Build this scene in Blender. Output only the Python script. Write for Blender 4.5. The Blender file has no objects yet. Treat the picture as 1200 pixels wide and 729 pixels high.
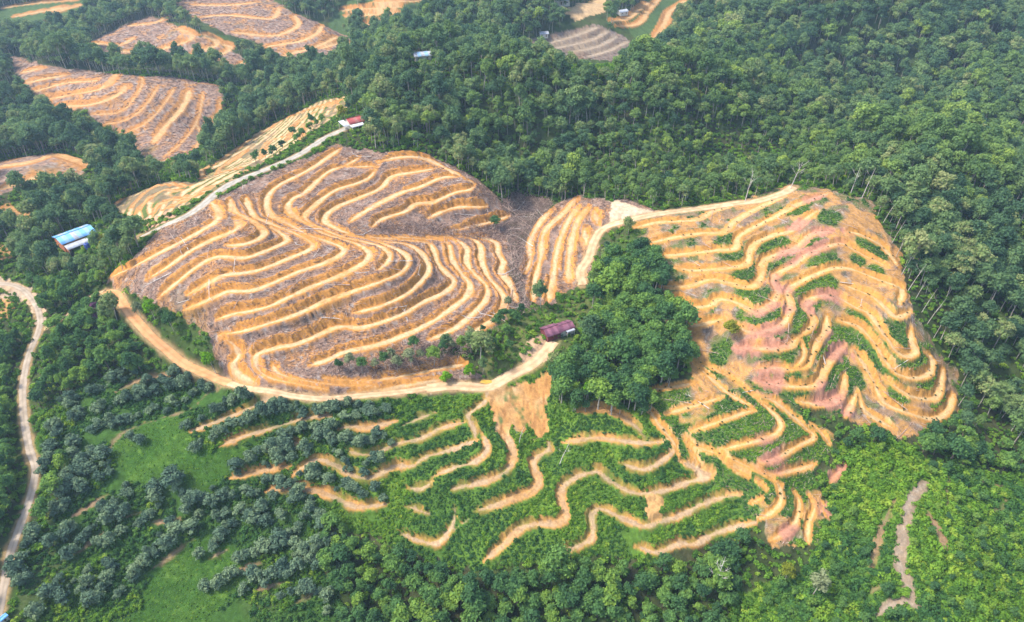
import bpy, bmesh, math, random
import numpy as np
from mathutils import Vector, Matrix, Euler

# ------------------------------------------------------------------ camera, sky, sun, exposure
scene = bpy.context.scene
COL = scene.collection
CAM_H = 150.0
PITCH = math.radians(36.0)
HFOV = math.radians(73.0)
PW, PH = 1200.0, 729.0
FPX = (PW / 2) / math.tan(HFOV / 2)
cam_d = bpy.data.cameras.new('camera')
cam_d.sensor_fit = 'HORIZONTAL'
cam_d.angle = HFOV
cam_d.clip_start = 1.0
cam_d.clip_end = 5000.0
cam = bpy.data.objects.new('camera', cam_d)
COL.objects.link(cam)
cam.location = (0, 0, CAM_H)
cam.rotation_euler = (math.pi / 2 - PITCH, 0, 0)
scene.camera = cam

SUN_EL, SUN_AZ = math.radians(55), math.radians(266)   # azimuth clockwise from +Y, where the light comes from
w = bpy.data.worlds.new('World'); scene.world = w; w.use_nodes = True
nt = w.node_tree
sky = nt.nodes.new('ShaderNodeTexSky'); sky.sky_type = 'NISHITA'; sky.sun_disc = False
sky.sun_elevation = SUN_EL; sky.sun_rotation = SUN_AZ
sky.air_density = 1.0; sky.dust_density = 2.5
bg = nt.nodes['Background']; bg.inputs['Strength'].default_value = 0.15
nt.links.new(sky.outputs[0], bg.inputs['Color'])
sun_d = bpy.data.lights.new('sun', 'SUN'); sun_d.energy = 2.0; sun_d.angle = math.radians(9); sun_d.color = (1.0, 0.93, 0.83)
sun = bpy.data.objects.new('sun', sun_d); COL.objects.link(sun)
sdir = Vector((math.sin(SUN_AZ) * math.cos(SUN_EL), math.cos(SUN_AZ) * math.cos(SUN_EL), math.sin(SUN_EL)))
sun.rotation_euler = sdir.to_track_quat('Z', 'Y').to_euler()
sun.location = (-60, -60, 300)
vs = scene.view_settings
vs.view_transform = 'Standard'; vs.look = 'None'; vs.gamma = 1.0; vs.exposure = 1.43; vs.use_curve_mapping = False
scene.cycles.max_bounces = 6
scene.cycles.diffuse_bounces = 3
scene.cycles.transmission_bounces = 4
scene.cycles.transparent_max_bounces = 4
scene.cycles.volume_bounces = 0
scene.cycles.volume_step_rate = 20.0
scene.cycles.volume_max_steps = 32
scene.cycles.use_denoising = True
scene.cycles.denoising_input_passes = 'RGB_ALBEDO_NORMAL'
scene.cycles.denoising_prefilter = 'NONE'

rng = np.random.default_rng(7)
random.seed(7)

# ------------------------------------------------------------------ numeric helpers
_tab = np.random.default_rng(3).random((256, 256)) * 2 - 1
def vnoise(x, y, scale, seed=0):
    u = x / scale + seed * 17.31; v = y / scale + seed * 9.77
    i = np.floor(u).astype(int); j = np.floor(v).astype(int)
    fu = u - i; fv = v - j
    fu = fu * fu * (3 - 2 * fu); fv = fv * fv * (3 - 2 * fv)
    i0 = i & 255; i1 = (i + 1) & 255; j0 = j & 255; j1 = (j + 1) & 255
    a = _tab[i0, j0] * (1 - fu) + _tab[i1, j0] * fu
    b = _tab[i0, j1] * (1 - fu) + _tab[i1, j1] * fu
    return a * (1 - fv) + b * fv
def fbm(x, y, scale, seed=0, n=3):
    s = 0; amp = 1; tot = 0
    for k in range(n):
        s = s + amp * vnoise(x, y, scale / 2 ** k, seed + k); tot += amp; amp *= .55
    return s / tot
def sstep(a, b, x):
    t = np.clip((x - a) / (b - a), 0, 1)
    return t * t * (3 - 2 * t)

CP, SP = math.cos(PITCH), math.sin(PITCH)
def ray(px, py):
    r = (np.asarray(px, float) - PW / 2) / FPX
    u = -(np.asarray(py, float) - PH / 2) / FPX
    return r, CP + u * SP, -SP + u * CP
def project(x, y, z):
    dz = z - CAM_H
    f = y * CP - dz * SP
    u = y * SP + dz * CP
    f = np.maximum(f, 1e-3)
    return PW / 2 + FPX * x / f, PH / 2 - FPX * u / f, f

# ------------------------------------------------------------------ relief: measured spot heights (photo point, height)
SPOT = [
 (0,900,-14),(300,900,-22),(600,900,-25),(900,900,-22),(1200,900,-15),(-250,729,-10),(1450,729,-14),(-250,500,-6),(1450,500,-14),
 (-250,300,4),(1450,300,2),(-250,100,12),(1450,100,25),(-250,0,25),(1450,0,45),
 (0,729,-10),(150,729,-16),(300,729,-19),(450,729,-21),(600,729,-21),(750,729,-21),(900,729,-19),(1050,729,-10),(1200,729,-12),
 (20,640,-9),(150,620,-12),(300,640,-15),(450,640,-15),(570,660,-16),(700,655,-14),(850,645,-14),(960,645,-12),(1065,600,0),(1130,640,-4),(1195,640,-12),(1010,640,-10),(1060,690,-7),(1190,700,-16),(1000,690,-14),
 (35,550,-6),(150,560,-9),(250,540,-8),(350,545,-6),(450,550,-6),(560,545,-3),(650,560,-7),(730,560,-5),(800,550,-3),(900,555,-1),(985,560,-8),(1080,560,-4),(1180,570,-10),(1130,525,-12),
 (120,500,-4),(250,490,-1),(400,490,0),(500,480,2),(600,480,3),(680,490,1),(780,500,2),(850,480,5),(920,480,4),(1000,492,1),(1090,495,-5),(1180,470,-6),
 (130,345,7),(200,412,4),(270,447,3),(380,465,4),(500,458,5),(575,452,6),(650,400,9),(660,383,9),
 (30,345,0),(45,400,-2),(25,450,-4),(80,420,-1),(120,400,1),(0,480,-8),(100,450,-2),(60,340,3),(92,285,8),(0,300,3),(20,250,4),(130,300,11),
 (400,434,4),(300,435,5),(500,420,5),(300,390,11),(450,380,11),(520,370,11),(300,340,19),(400,320,20),(480,310,20),(540,320,15),(590,340,10),
 (300,290,26),(340,275,27),(400,270,27),(480,278,24),(540,280,20),(585,292,14),(605,350,8),(220,345,16),(190,330,17),(150,325,13),(240,270,30),(200,268,29),(165,285,23),
 (260,230,34),(300,205,35),(345,185,36),(400,152,36),(415,142,36),
 (480,268,21),(540,270,17),(590,260,12),(480,240,24),(480,200,31),(480,182,34),(550,215,27),(585,240,18),(570,255,16),(340,215,33),(320,240,31),(350,250,29),(380,255,27),
 (610,245,14),(602,300,9),(615,365,7),(645,245,17),(620,300,11),(680,240,22),(650,350,9),(690,300,14),(715,250,24),(745,252,25),
 (730,330,9),(740,400,3),(720,470,2),(700,400,7),(785,420,4),
 (775,249,26),(850,240,29),(930,222,36),(960,228,37),(1000,240,34),(1050,300,24),(960,280,32),(860,290,22),(800,300,18),(780,340,13),(860,340,16),(960,340,24),(1040,350,19),
 (800,390,9),(870,400,10),(950,410,14),(1020,410,12),(1080,410,6),(830,430,8),(890,447,5),(960,470,4),(1040,470,3),(1110,470,-4),(1050,505,-3),
 (1060,260,28),(1120,300,21),(1150,350,13),(1190,400,6),(1120,420,3),(1000,215,34),(1200,230,25),(1100,250,28),(1200,320,15),
 (850,222,25),(900,200,20),(750,218,23),(700,203,20),(650,215,17),(600,170,22),(500,140,34),(600,100,45),(700,95,44),(800,100,42),(850,110,38),(720,150,30),
 (450,80,42),(550,70,46),(900,150,20),(980,140,12),(950,95,16),(1100,120,14),(1050,160,34),(1120,183,32),(1130,145,16),(1200,165,12),(760,165,27),(830,175,20),(900,180,19),(620,140,33),(670,175,22),(760,110,42),(700,80,37),(640,80,37),(760,80,35),
 (850,60,30),(1000,50,32),(900,50,30),(1100,30,40),(1150,60,30),(1200,120,25),(1000,10,50),(1200,0,45),(800,20,25),(745,57,24),(640,46,28),(700,30,34),(680,69,20),(718,70,20),(680,10,28),(600,30,20),(500,50,30),(450,20,25),(400,40,15),
 (415,120,34),(380,100,22),(300,110,12),(230,190,10),(200,213,20),(150,236,15),(175,230,21),(222,221,24),(240,206,16),(150,215,6),(100,230,3),(50,240,4),(60,188,10),(0,200,8),(130,170,2),(50,140,4),(250,150,4),
 (40,72,22),(130,90,24),(220,95,20),(258,120,14),(200,170,6),(100,130,14),(160,130,15),(30,110,12),(0,100,6),(300,130,8),
 (60,50,8),(200,72,10),(150,30,22),(220,40,24),(280,72,12),(100,50,14),(300,10,28),(380,35,22),(410,57,14),(330,66,14),(250,20,25),(0,10,20),(60,0,25),(0,40,12),(150,0,25),(450,0,35),(600,0,38),(750,0,35),(900,0,45),
 (0,-60,40),(600,-60,45),(1200,-60,45),
]
sp = np.array(SPOT, float)
rx, ry, rz = ray(sp[:, 0], sp[:, 1])
tt = (sp[:, 2] - CAM_H) / rz
ctrl = np.stack([rx * tt, ry * tt], 1); cz = sp[:, 2]
ext = np.array([(-1200, 1500, 40), (0, 1600, 45), (1200, 1500, 40), (-1200, 700, 30), (1200, 700, 35), (-700, 100, 0), (700, 100, 0), (0, 0, -26), (-250, 0, -20), (250, 0, -20), (-500, 350, 15), (500, 350, 15)], float)
ctrl = np.vstack([ctrl, ext[:, :2]]); cz = np.concatenate([cz, ext[:, 2]])
S = 100.0
def tpsk(d2):
    return np.where(d2 > 1e-12, d2 * np.log(np.maximum(d2, 1e-12)), 0) * .5
GX0, GX1, GY0, GY1, GS = -1250, 1250, -100, 1650, 5.0
gx = np.arange(GX0, GX1 + GS, GS); gy = np.arange(GY0, GY1 + GS, GS)
def relief(P, z, lam):
    cc = P / S; n = len(cc)
    A = np.zeros((n + 3, n + 3)); A[:n, :n] = tpsk(((cc[:, None] - cc[None]) ** 2).sum(2)) + np.diag(lam)
    A[:n, n] = 1; A[:n, n + 1:] = cc; A[n, :n] = 1; A[n + 1:, :n] = cc.T
    sol = np.linalg.solve(A, np.concatenate([z, [0, 0, 0]]))
    H = np.zeros((len(gy), len(gx)))
    for r_ in range(len(gy)):
        p = np.stack([gx / S, np.full_like(gx, gy[r_] / S)], 1)
        q = (p ** 2).sum(1)[:, None] + (cc ** 2).sum(1)[None] - 2 * p @ cc.T
        H[r_] = tpsk(q) @ sol[:n] + sol[n] + p @ sol[n + 1:]
    return np.clip(H, -45, 75)
HG = relief(ctrl, cz, np.full(len(cz), .0025))
def _cr(t):
    return (-.5 * t + t * t - .5 * t ** 3, 1 - 2.5 * t * t + 1.5 * t ** 3, .5 * t + 2 * t * t - 1.5 * t ** 3, -.5 * t * t + .5 * t ** 3)
def hbase(x, y):
    u = np.clip((np.asarray(x, float) - GX0) / GS, 1.001, len(gx) - 3.001); v = np.clip((np.asarray(y, float) - GY0) / GS, 1.001, len(gy) - 3.001)
    i = u.astype(int); j = v.astype(int); wu = _cr(u - i); wv = _cr(v - j)
    s = 0
    for b in range(4):
        row = 0
        for a in range(4): row = row + wu[a] * HG[j + b - 1, i + a - 1]
        s = s + wv[b] * row
    return s
def at(px, py, zoff=0.0):
    """the places on the hillside that photo points show: (x, y, z) arrays"""
    px = np.atleast_1d(np.asarray(px, float)); py = np.atleast_1d(np.asarray(py, float))
    dx, dy, dz = ray(px, py)
    ts = np.linspace(95, 1500, 900)
    lo = np.full(len(px), ts[0]); hi = np.full(len(px), ts[-1]); done = np.zeros(len(px), bool)
    for k in range(1, len(ts)):
        t = ts[k]
        below = (CAM_H + dz * t) < hbase(dx * t, dy * t) + zoff
        new = below & ~done
        lo[new] = ts[k - 1]; hi[new] = t; done |= below
        if done.all(): break
    for _ in range(18):
        m = (lo + hi) / 2
        below = (CAM_H + dz * m) < hbase(dx * m, dy * m) + zoff
        hi = np.where(below, m, hi); lo = np.where(below, lo, m)
    x, y = dx * hi, dy * hi
    return x, y, hbase(x, y)
def smooth(pts, step=4.0):
    P = np.array(pts, float)
    if len(P) == 2:
        k = max(2, int(np.hypot(*(P[1] - P[0])) / step) + 1)
        return P[0] + (P[1] - P[0]) * np.linspace(0, 1, k)[:, None]
    Q = np.vstack([2 * P[0] - P[1], P, 2 * P[-1] - P[-2]])
    out = []
    for i in range(1, len(Q) - 2):
        k = max(2, int(np.hypot(*(Q[i + 1] - Q[i])) / step))
        for t in np.linspace(0, 1, k, endpoint=False):
            c = _cr(t); out.append(sum(c[a] * Q[i - 1 + a] for a in range(4)))
    out.append(P[-1])
    return np.array(out)
def wline(pts, step=4.0):
    s = smooth(pts, step)
    x, y, z = at(s[:, 0], s[:, 1])
    keep = [0]
    for i in range(1, len(x)):
        if math.hypot(x[i] - x[keep[-1]], y[i] - y[keep[-1]]) > .6: keep.append(i)
    x, y, z = x[keep], y[keep], z[keep]
    for _ in range(6):
        if len(z) > 2:
            z[1:-1] = z[1:-1] * .5 + (z[:-2] + z[2:]) * .25
    return np.stack([x, y, z], 1)
def inside(x, y, poly):
    c = np.zeros(np.shape(x), bool); m = len(poly)
    b = (x > poly[:, 0].min()) & (x < poly[:, 0].max()) & (y > poly[:, 1].min()) & (y < poly[:, 1].max())
    xs, ys = x[b], y[b]; cc_ = np.zeros(xs.shape, bool)
    for i in range(m):
        x0, y0 = poly[i]; x1, y1 = poly[(i + 1) % m]
        if y0 == y1: continue
        cc_ ^= ((y0 > ys) != (y1 > ys)) & (xs < (x1 - x0) * (ys - y0) / (y1 - y0) + x0)
    c[b] = cc_
    return c
def wpoly(pts):
    P = np.array(pts, float)
    Q = np.vstack([P, P[:1]])
    dense = np.vstack([Q[i] + (Q[i + 1] - Q[i]) * np.linspace(0, 1, max(2, int(np.hypot(*(Q[i + 1] - Q[i])) / 12)), endpoint=False)[:, None] for i in range(len(P))])
    x, y, z = at(dense[:, 0], dense[:, 1])
    return np.stack([x, y], 1)

# ------------------------------------------------------------------ survey of the place: terraces, roads, plots
LEFT = [
 [(130,325),(150,315),(175,302),(210,284),(240,268),(256,257),(256,247),(248,237)],
 [(172,327),(195,313),(223,294),(250,280),(270,272),(280,266),(280,260),(275,256)],
 [(265,287),(285,286),(300,281),(310,274),(304,265),(292,257),(278,250),(271,242),(270,234)],
 [(187,348),(198,338),(210,328),(225,316),(242,305),(258,300),(272,301),(287,302),(302,297),(320,290),(337,282),(330,274),(317,266)],
 [(288,232),(293,246),(300,255),(317,262),(342,272),(362,282),(367,288),(360,294),(342,301),(320,310),(300,317),(282,320),(262,322),(247,330),(232,338),(220,345)],
 [(397,175),(373,192),(350,205),(325,218),(313,232),(315,250),(330,258),(345,266),(360,275),(382,282),(400,289),(402,296),(385,306),(350,318),(320,331),(300,339),(282,341),(267,341),(247,350),(232,356),(218,362)],
 [(420,185),(407,193),(383,202),(358,225),(342,233),(337,243),(345,253),(363,264),(378,273),(400,280),(420,287),(433,296),(427,307),(400,322),(367,335),(333,350),(320,357),(295,364),(275,367),(255,374)],
 [(445,192),(433,208),(417,215),(392,223),(367,242),(357,253),(367,263),(400,277),(425,283),(450,291),(457,300),(453,308),(445,315)],
 [(513,197),(483,202),(458,207),(447,220),(417,233),(390,245),(380,258),(393,267),(420,277),(447,285),(467,293),(478,303),(473,317),(450,328),(417,340),(383,352),(350,367),(317,378),(283,388),(257,392)],
 [(538,207),(517,208),(492,219),(472,225),(445,238),(420,252),(410,260)],
 [(557,215),(550,222),(533,225),(508,237),(487,238),(475,248),(450,255),(437,265)],
 [(502,255),(533,243),(570,242)], [(523,272),(567,262),(597,253)],
 [(442,190),(467,184),(492,184),(517,195),(540,206),(556,215)],
 [(407,195),(438,195)],
 [(405,275),(450,283),(478,287),(494,297),(502,314),(493,330),(475,345),(450,357),(430,363),(415,366)],
 [(430,277),(470,281),(500,284),(508,292),(513,308),(523,320),(532,330),(520,343),(497,353),(475,366),(450,376),(422,384),(400,382),(380,389),(350,402),(325,407),(307,412),(300,417),(303,433),(317,443),(350,450),(383,456)],
 [(460,277),(500,280),(522,283),(528,293),(530,305),(542,322),(550,333),(547,347),(525,364),(497,382),(463,397),(430,407),(405,412),(383,422),(363,428)],
 [(500,277),(530,280),(546,290),(547,307),(555,320),(570,335),(570,350),(556,365),(538,381),(518,392),(503,398)],
 [(520,276),(545,278),(562,287),(565,308),(573,325),(590,347),(587,365),(570,380),(548,393)],
 [(545,275),(567,279),(582,286),(583,294),(590,308),(586,318),(597,332),(605,353)],
 [(257,393),(273,403),(280,415),(273,430),(287,442),(300,447)],
 [(320,427),(327,438),(358,446),(400,451),(440,452)],
 [(380,443),(420,446),(463,442),(513,432),(545,427)],
 [(410,458),(445,456),(480,450),(515,444)],
]
MIDS = [
 [(645,247),(632,262),(621,285),(621,305),(615,320)],
 [(675,232),(660,250),(638,272),(634,300),(627,330),(625,352)],
 [(678,242),(667,257),(658,277),(653,295),(649,320),(643,353)],
 [(689,242),(677,259),(670,282),(667,307),(666,330)],
 [(697,247),(700,262)], [(685,267),(687,287)],
]
RIGHT = [
 [(743,267),(773,260),(815,258),(835,248),(857,242)],
 [(760,285),(790,278),(823,273),(848,272),(860,260),(882,247),(907,235),(925,226)],
 [(773,300),(807,297),(840,293),(862,291),(865,278),(882,267),(907,255),(933,240),(955,232),(972,226)],
 [(790,313),(815,317),(857,313),(876,308),(878,298),(884,286),(907,275),(927,271),(942,258),(957,247)],
 [(775,335),(807,335),(833,327),(857,332),(880,336),(892,325),(893,308),(910,298),(933,290),(950,275),(973,270)],
 [(775,372),(790,350),(810,360),(832,358),(843,350),(865,355),(882,364),(898,361),(911,346),(907,325),(930,311),(950,296),(972,288),(988,285),(1008,297),(1042,313)],
 [(990,271),(1007,274),(1033,288),(1052,312)],
 [(798,383),(823,380),(848,373)],
 [(863,380),(877,389),(898,387),(919,378),(926,358),(923,341),(938,330),(957,321),(977,314),(997,315),(1030,328),(1056,338),(1054,356)],
 [(863,407),(898,408),(922,406),(938,393),(952,382),(952,371),(943,358),(950,350),(965,346),(980,347),(1002,360),(1018,367),(1030,383),(1047,407),(1060,418),(1072,414),(1068,400),(1068,385)],
 [(987,333),(1005,340),(1023,348),(1040,362),(1050,372),(1067,365)],
 [(888,432),(910,431),(930,433),(947,429),(952,415),(958,400),(968,388),(969,370)],
 [(937,394),(942,408),(941,420),(932,430)],
 [(887,447),(907,450),(935,453),(957,451),(966,434),(974,421),(990,405)],
 [(935,470),(947,472),(962,474),(985,464),(990,440)],
 [(990,488),(997,475),(1005,457)],
 [(982,375),(1005,382),(1022,398),(1038,423),(1050,437),(1072,443),(1089,438),(1092,423),(1083,412)],
 [(1037,443),(1055,457),(1072,465),(1095,467),(1102,450),(1105,433)],
 [(1000,408),(1013,428),(1025,450),(1037,472),(1063,483),(1093,491),(1111,481),(1117,462)],
 [(1005,457),(1013,480),(1030,493),(1050,503)],
]
SPUR = [
 [(812,423),(833,443),(857,463),(882,477)],
 [(823,425),(857,443),(882,463),(900,478),(914,494),(912,506),(893,515),(868,521),(843,528)],
 [(847,433),(885,461),(907,470),(930,488),(945,502),(954,513),(934,523),(910,537),(890,542)],
 [(902,556),(920,553),(943,548),(956,543)], [(950,497),(963,507),(972,520)],
 [(758,458),(790,453),(817,448)], [(780,485),(815,475),(847,465)], [(810,505),(840,495),(873,483),(885,481)],
 [(760,478),(772,497),(788,516),(795,533)],
 [(802,512),(817,524),(843,532),(868,543),(893,554),(904,559),(914,572),(915,588),(905,600),(890,608)],
 [(843,534),(860,550),(877,558)], [(803,516),(818,543)], [(887,563),(898,573)], [(880,590),(893,583)],
 [(930,575),(937,590),(932,613),(915,627),(903,633)], [(948,580),(955,595),(948,612),(947,637)],
 [(992,543),(973,565)], [(963,588),(970,605)],
]
GREEN = [
 [(225,505),(258,492),(283,483),(313,470),(342,472)],
 [(257,522),(283,512),(317,502),(350,492),(375,487),(388,488)],
 [(313,525),(355,518)], [(270,560),(300,553),(340,545)],
 [(343,557),(367,540),(383,540),(402,551),(425,560),(443,556),(463,546),(483,546),(500,535),(527,528),(552,518),(560,515)],
 [(397,503),(413,499),(427,502),(447,498),(465,493)], [(473,498),(510,483)],
 [(405,527),(427,533),(447,528),(465,520),(497,512),(513,503),(543,495)],
 [(573,458),(567,472),(549,486),(555,500),(557,513)],
 [(507,558),(535,547),(557,541),(571,526),(565,508)],
 [(530,573),(558,567),(583,559),(600,543),(600,522),(584,500)],
 [(465,622),(487,632),(508,637),(521,629),(532,610),(533,595)], [(533,620),(550,608)],
 [(477,593),(503,602)], [(477,572),(495,573),(507,563)],
 [(312,575),(340,572),(370,575),(393,583),(420,594),(453,590)],
 [(557,598),(578,593),(603,583),(622,577),(632,565),(627,551),(626,539),(642,528),(643,518)],
 [(567,658),(588,640),(612,618),(630,614),(652,613),(664,605),(659,588),(659,571),(678,558),(700,553),(720,567),(742,577),(763,577),(785,573),(807,565),(832,558),(820,551),(798,541)],
 [(655,648),(675,640),(693,630),(695,602),(708,597),(730,607),(755,617),(775,610),(798,604),(820,592),(848,583),(867,580)],
 [(745,640),(768,647),(795,638),(815,637),(840,624),(885,612)],
 [(660,518),(700,513),(740,518),(775,518)],
 [(677,482),(702,478),(723,485),(743,497),(755,512)],
 [(728,542),(753,550),(773,541),(789,529)],
 [(128,525),(140,510),(160,500),(190,490),(225,478),(245,460),(260,458)],
 [(135,460),(165,445),(205,437)],
 [(85,605),(110,590),(125,580)],[(75,655),(95,645),(120,625)],[(150,605),(170,600)],[(178,612),(210,608)],[(165,675),(195,655),(225,632)],[(245,655),(265,645)],[(280,668),(305,660)],[(303,690),(340,680)],[(345,708),(380,690)],
 [(1047,586),(1030,630),(1020,670)],[(1110,556),(1110,600)],[(1087,600),(1107,636),(1100,650)],[(1013,700),(1033,686)],[(1155,572),(1175,566)],[(1040,553),(1050,548)],[(1163,600),(1185,585)],
]
SCARS = [[(1088,564),(1072,578),(1063,596),(1060,615),(1048,630)],[(1062,622),(1056,640),(1053,655),(1058,674),(1066,690),(1072,706)],[(1080,712),(1060,706),(1043,710),(1028,720)]]
BACK = [
 [(130,242),(143,233)],[(152,243),(170,225),(195,215),(223,217)],[(158,250),(170,235),(190,223),(213,223)],[(177,250),(190,237),(220,230),(237,222),(260,213)],[(190,245),(213,235),(237,225)],
 [(237,208),(243,197),(262,185),(283,170),(305,157),(330,141),(360,129),(400,117)],[(255,203),(268,190),(290,175)],[(263,200),(287,195)],[(275,205),(303,194)],[(335,165),(346,145),(375,127),(395,121)],[(352,163),(356,147),(375,138)],[(305,185),(312,168),(330,160)],
 [(25,85),(50,80)],[(30,97),(55,92),(78,88)],[(38,108),(75,98),(112,95)],[(48,118),(90,110),(120,103),(135,88)],[(65,125),(110,122),(140,110),(147,100)],
 [(108,134),(140,132),(155,118),(165,103),(167,90)],[(122,146),(150,140),(172,122),(186,100)],[(148,155),(170,145),(190,125),(205,103)],[(180,167),(197,145),(215,125),(222,106)],[(192,184),(215,165),(232,140),(238,108)],[(240,148),(256,133),(258,115)],[(228,175),(236,160),(230,145)],
 [(0,195),(35,190),(65,182),(95,190),(105,195)],[(0,222),(30,212),(50,205)],[(8,243),(14,250),(20,258)],
 [(105,50),(140,53),(155,45)],[(140,60),(180,60),(225,45),(210,33)],[(225,63),(255,52),(240,41)],[(250,69),(270,57),(262,52)],[(280,76),(292,71)],[(150,30),(180,27),(195,20)],
 [(235,20),(270,18),(318,22),(327,10)],[(275,38),(320,42),(350,30),(345,19)],[(312,55),(360,46),(377,31)],[(333,65),(370,55),(395,43)],[(375,57),(400,50),(415,50)],[(225,6),(270,6),(300,3)],
 [(0,10),(40,4),(90,0)],[(15,20),(80,8)],[(60,16),(95,6)],
 [(625,55),(665,45),(700,32)],[(645,58),(690,48),(712,37)],[(668,61),(700,55),(722,43)],[(690,66),(715,59),(735,49)],
 [(717,25),(735,22),(750,10),(760,3)],[(725,31),(748,28),(760,12),(772,0)],[(762,53),(775,35),(785,15),(805,0)],
 [(400,12),(470,8)],[(405,20),(465,15)],[(420,30),(500,22)],[(440,3),(510,0)],
]
P_LEFT = [(125,330),(150,308),(185,272),(240,240),(300,209),(345,190),(395,170),(430,176),(460,177),(500,181),(530,193),(560,211),(587,235),(600,262),(605,290),(612,330),(612,355),(592,375),(565,398),(505,412),(548,425),(562,440),(500,462),(380,471),(310,460),(270,448),(255,430),(250,400),(235,385),(195,362),(160,345)]
P_GULLY = [(588,238),(600,225),(648,235),(625,285),(614,330),(625,362),(600,360),(598,300)]
P_MID = [(645,243),(675,229),(712,235),(735,235),(775,248),(740,262),(705,270),(697,300),(685,335),(665,340),(645,358),(618,354),(611,322),(617,285)]
P_RIGHT = [(740,265),(775,248),(850,240),(925,217),(965,221),(1000,231),(1022,235),(1027,255),(1052,290),(1062,340),(1075,370),(1098,408),(1122,435),(1124,480),(1095,500),(1055,515),(1030,502),(1000,494),(970,482),(900,462),(845,435),(800,425),(790,400),(772,378),(780,345),(765,300)]
P_SPUR = [(755,458),(810,445),(800,420),(845,430),(900,462),(950,490),(975,515),(960,545),(962,590),(962,640),(900,640),(895,612),(870,590),(800,545),(790,532),(755,475)]
P_GREEN = [(230,480),(420,471),(520,464),(575,457),(640,425),(650,470),(700,470),(760,475),(800,535),(885,600),(890,617),(760,660),(680,652),(560,668),(460,640),(380,605),(300,590),(262,565),(330,515),(230,530)]
P_LAWN1 = [(130,527),(165,499),(215,487),(228,508),(222,532),(300,520),(330,515),(300,540),(262,560),(245,582),(220,575),(195,560),(150,562)]
P_LAWN2 = [(150,729),(180,665),(240,625),(300,648),(285,685),(240,729),(230,800),(150,800)]
P_VERGE = [(42,480),(80,480),(70,560),(45,640),(15,720),(28,650),(46,580)]
P_SHRUB = [(968,560),(985,520),(1060,520),(1100,545),(1200,560),(1320,600),(1320,800),(820,800),(860,700),(930,675),(962,640)]
P_PLANT = [(60,470),(130,440),(262,455),(330,478),(470,472),(470,500),(400,530),(390,590),(370,650),(400,700),(390,760),(40,760),(20,700),(45,640),(80,560)]
P_SCARP = [(572,462),(600,454),(625,445),(645,432),(641,460),(641,505),(628,520),(620,494),(610,508),(602,498),(598,527),(588,515),(577,490)]
P_CLEARA = [(3,238),(30,241),(42,254),(20,264),(8,258)]
P_CLEARB = [(-15,280),(14,290),(18,302),(-15,305)]
P_SLIP = [(758,585),(766,580),(775,585),(777,600),(770,610),(760,606)]
P_PAD = [(714,235),(730,236),(750,245),(778,248),(760,254),(735,261),(716,263)]
P_PAD2 = [(162,260),(200,247),(208,253),(187,263),(164,273)]
P_BACK1 = [(128,243),(145,232),(170,222),(195,213),(225,213),(240,207),(262,182),(305,153),(375,118),(408,112),(405,130),(375,148),(348,166),(310,190),(275,208),(235,232),(207,248),(165,262),(150,250)]
P_FAR1 = [(5,66),(20,65),(45,75),(75,80),(100,82),(135,87),(160,89),(205,90),(230,95),(258,100),(262,115),(257,138),(242,155),(230,178),(192,190),(165,188),(160,172),(152,158),(120,148),(100,132),(60,124),(35,108),(22,88)]
P_FAR2 = [(-20,192),(60,179),(108,190),(95,205),(50,207),(0,230),(-20,230)]
P_FAR3 = [(103,50),(150,27),(175,18),(215,33),(245,48),(297,72),(290,80),(270,75),(230,65),(140,64),(105,57)]
P_FAR4 = [(200,0),(310,-5),(345,15),(390,35),(418,47),(400,62),(335,69),(310,52),(265,40),(235,25)]
P_FAR5 = [(605,52),(640,42),(700,28),(730,42),(747,56),(715,71),(680,69),(640,60)]
P_FAR6 = [(657,14),(690,1),(712,-2),(710,14),(687,20),(675,25)]
P_FAR7 = [(710,25),(740,18),(755,0),(810,-8),(790,25),(770,55),(750,50),(735,35)]
P_FAR8 = [(385,25),(400,0),(540,-5),(520,20),(470,32),(430,45),(390,40)]
P_FAR0 = [(-20,15),(100,-6),(100,12),(60,22),(0,30)]
P_SCAR = [(1072,568),(1090,568),(1082,588),(1076,602),(1072,626),(1052,636),(1043,630),(1057,612),(1058,590)]
P_SCAR2 = [(1050,642),(1060,636),(1075,640),(1078,690),(1080,712),(1068,708),(1062,690),(1064,660),(1058,652),(1054,668),(1062,696),(1050,715),(1026,724),(1030,714),(1050,706),(1052,690),(1046,665)]
P_JUNC = [(-20,322),(10,326),(32,334),(50,350),(54,376),(44,380),(30,356),(-20,348)]
P_JUNC2 = [(-20,352),(16,352),(20,360),(8,374),(-20,376)]
P_OPENA = [(558,402),(610,357),(640,360),(690,335),(693,392),(640,425),(575,452)]
P_OPENB = [(140,345),(192,345),(232,385),(264,442),(240,432),(205,407),(160,367)]
P_POND = [(562,448),(566,441),(576,438),(583,441),(579,447),(570,450)]
P_WOOD = [(692,352),(704,312),(752,290),(785,345),(812,420),(803,442),(760,465),(765,492),(655,482),(645,452),(694,408)]
P_BRUSH = [(385,437),(400,425),(440,418),(470,405),(505,400),(545,397),(568,395),(575,402),(540,422),(500,432),(440,440)]
P_BRUSH2 = [(430,268),(450,262),(500,258),(525,268),(560,268),(590,262),(598,275),(585,282),(520,276),(470,275)]
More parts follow.
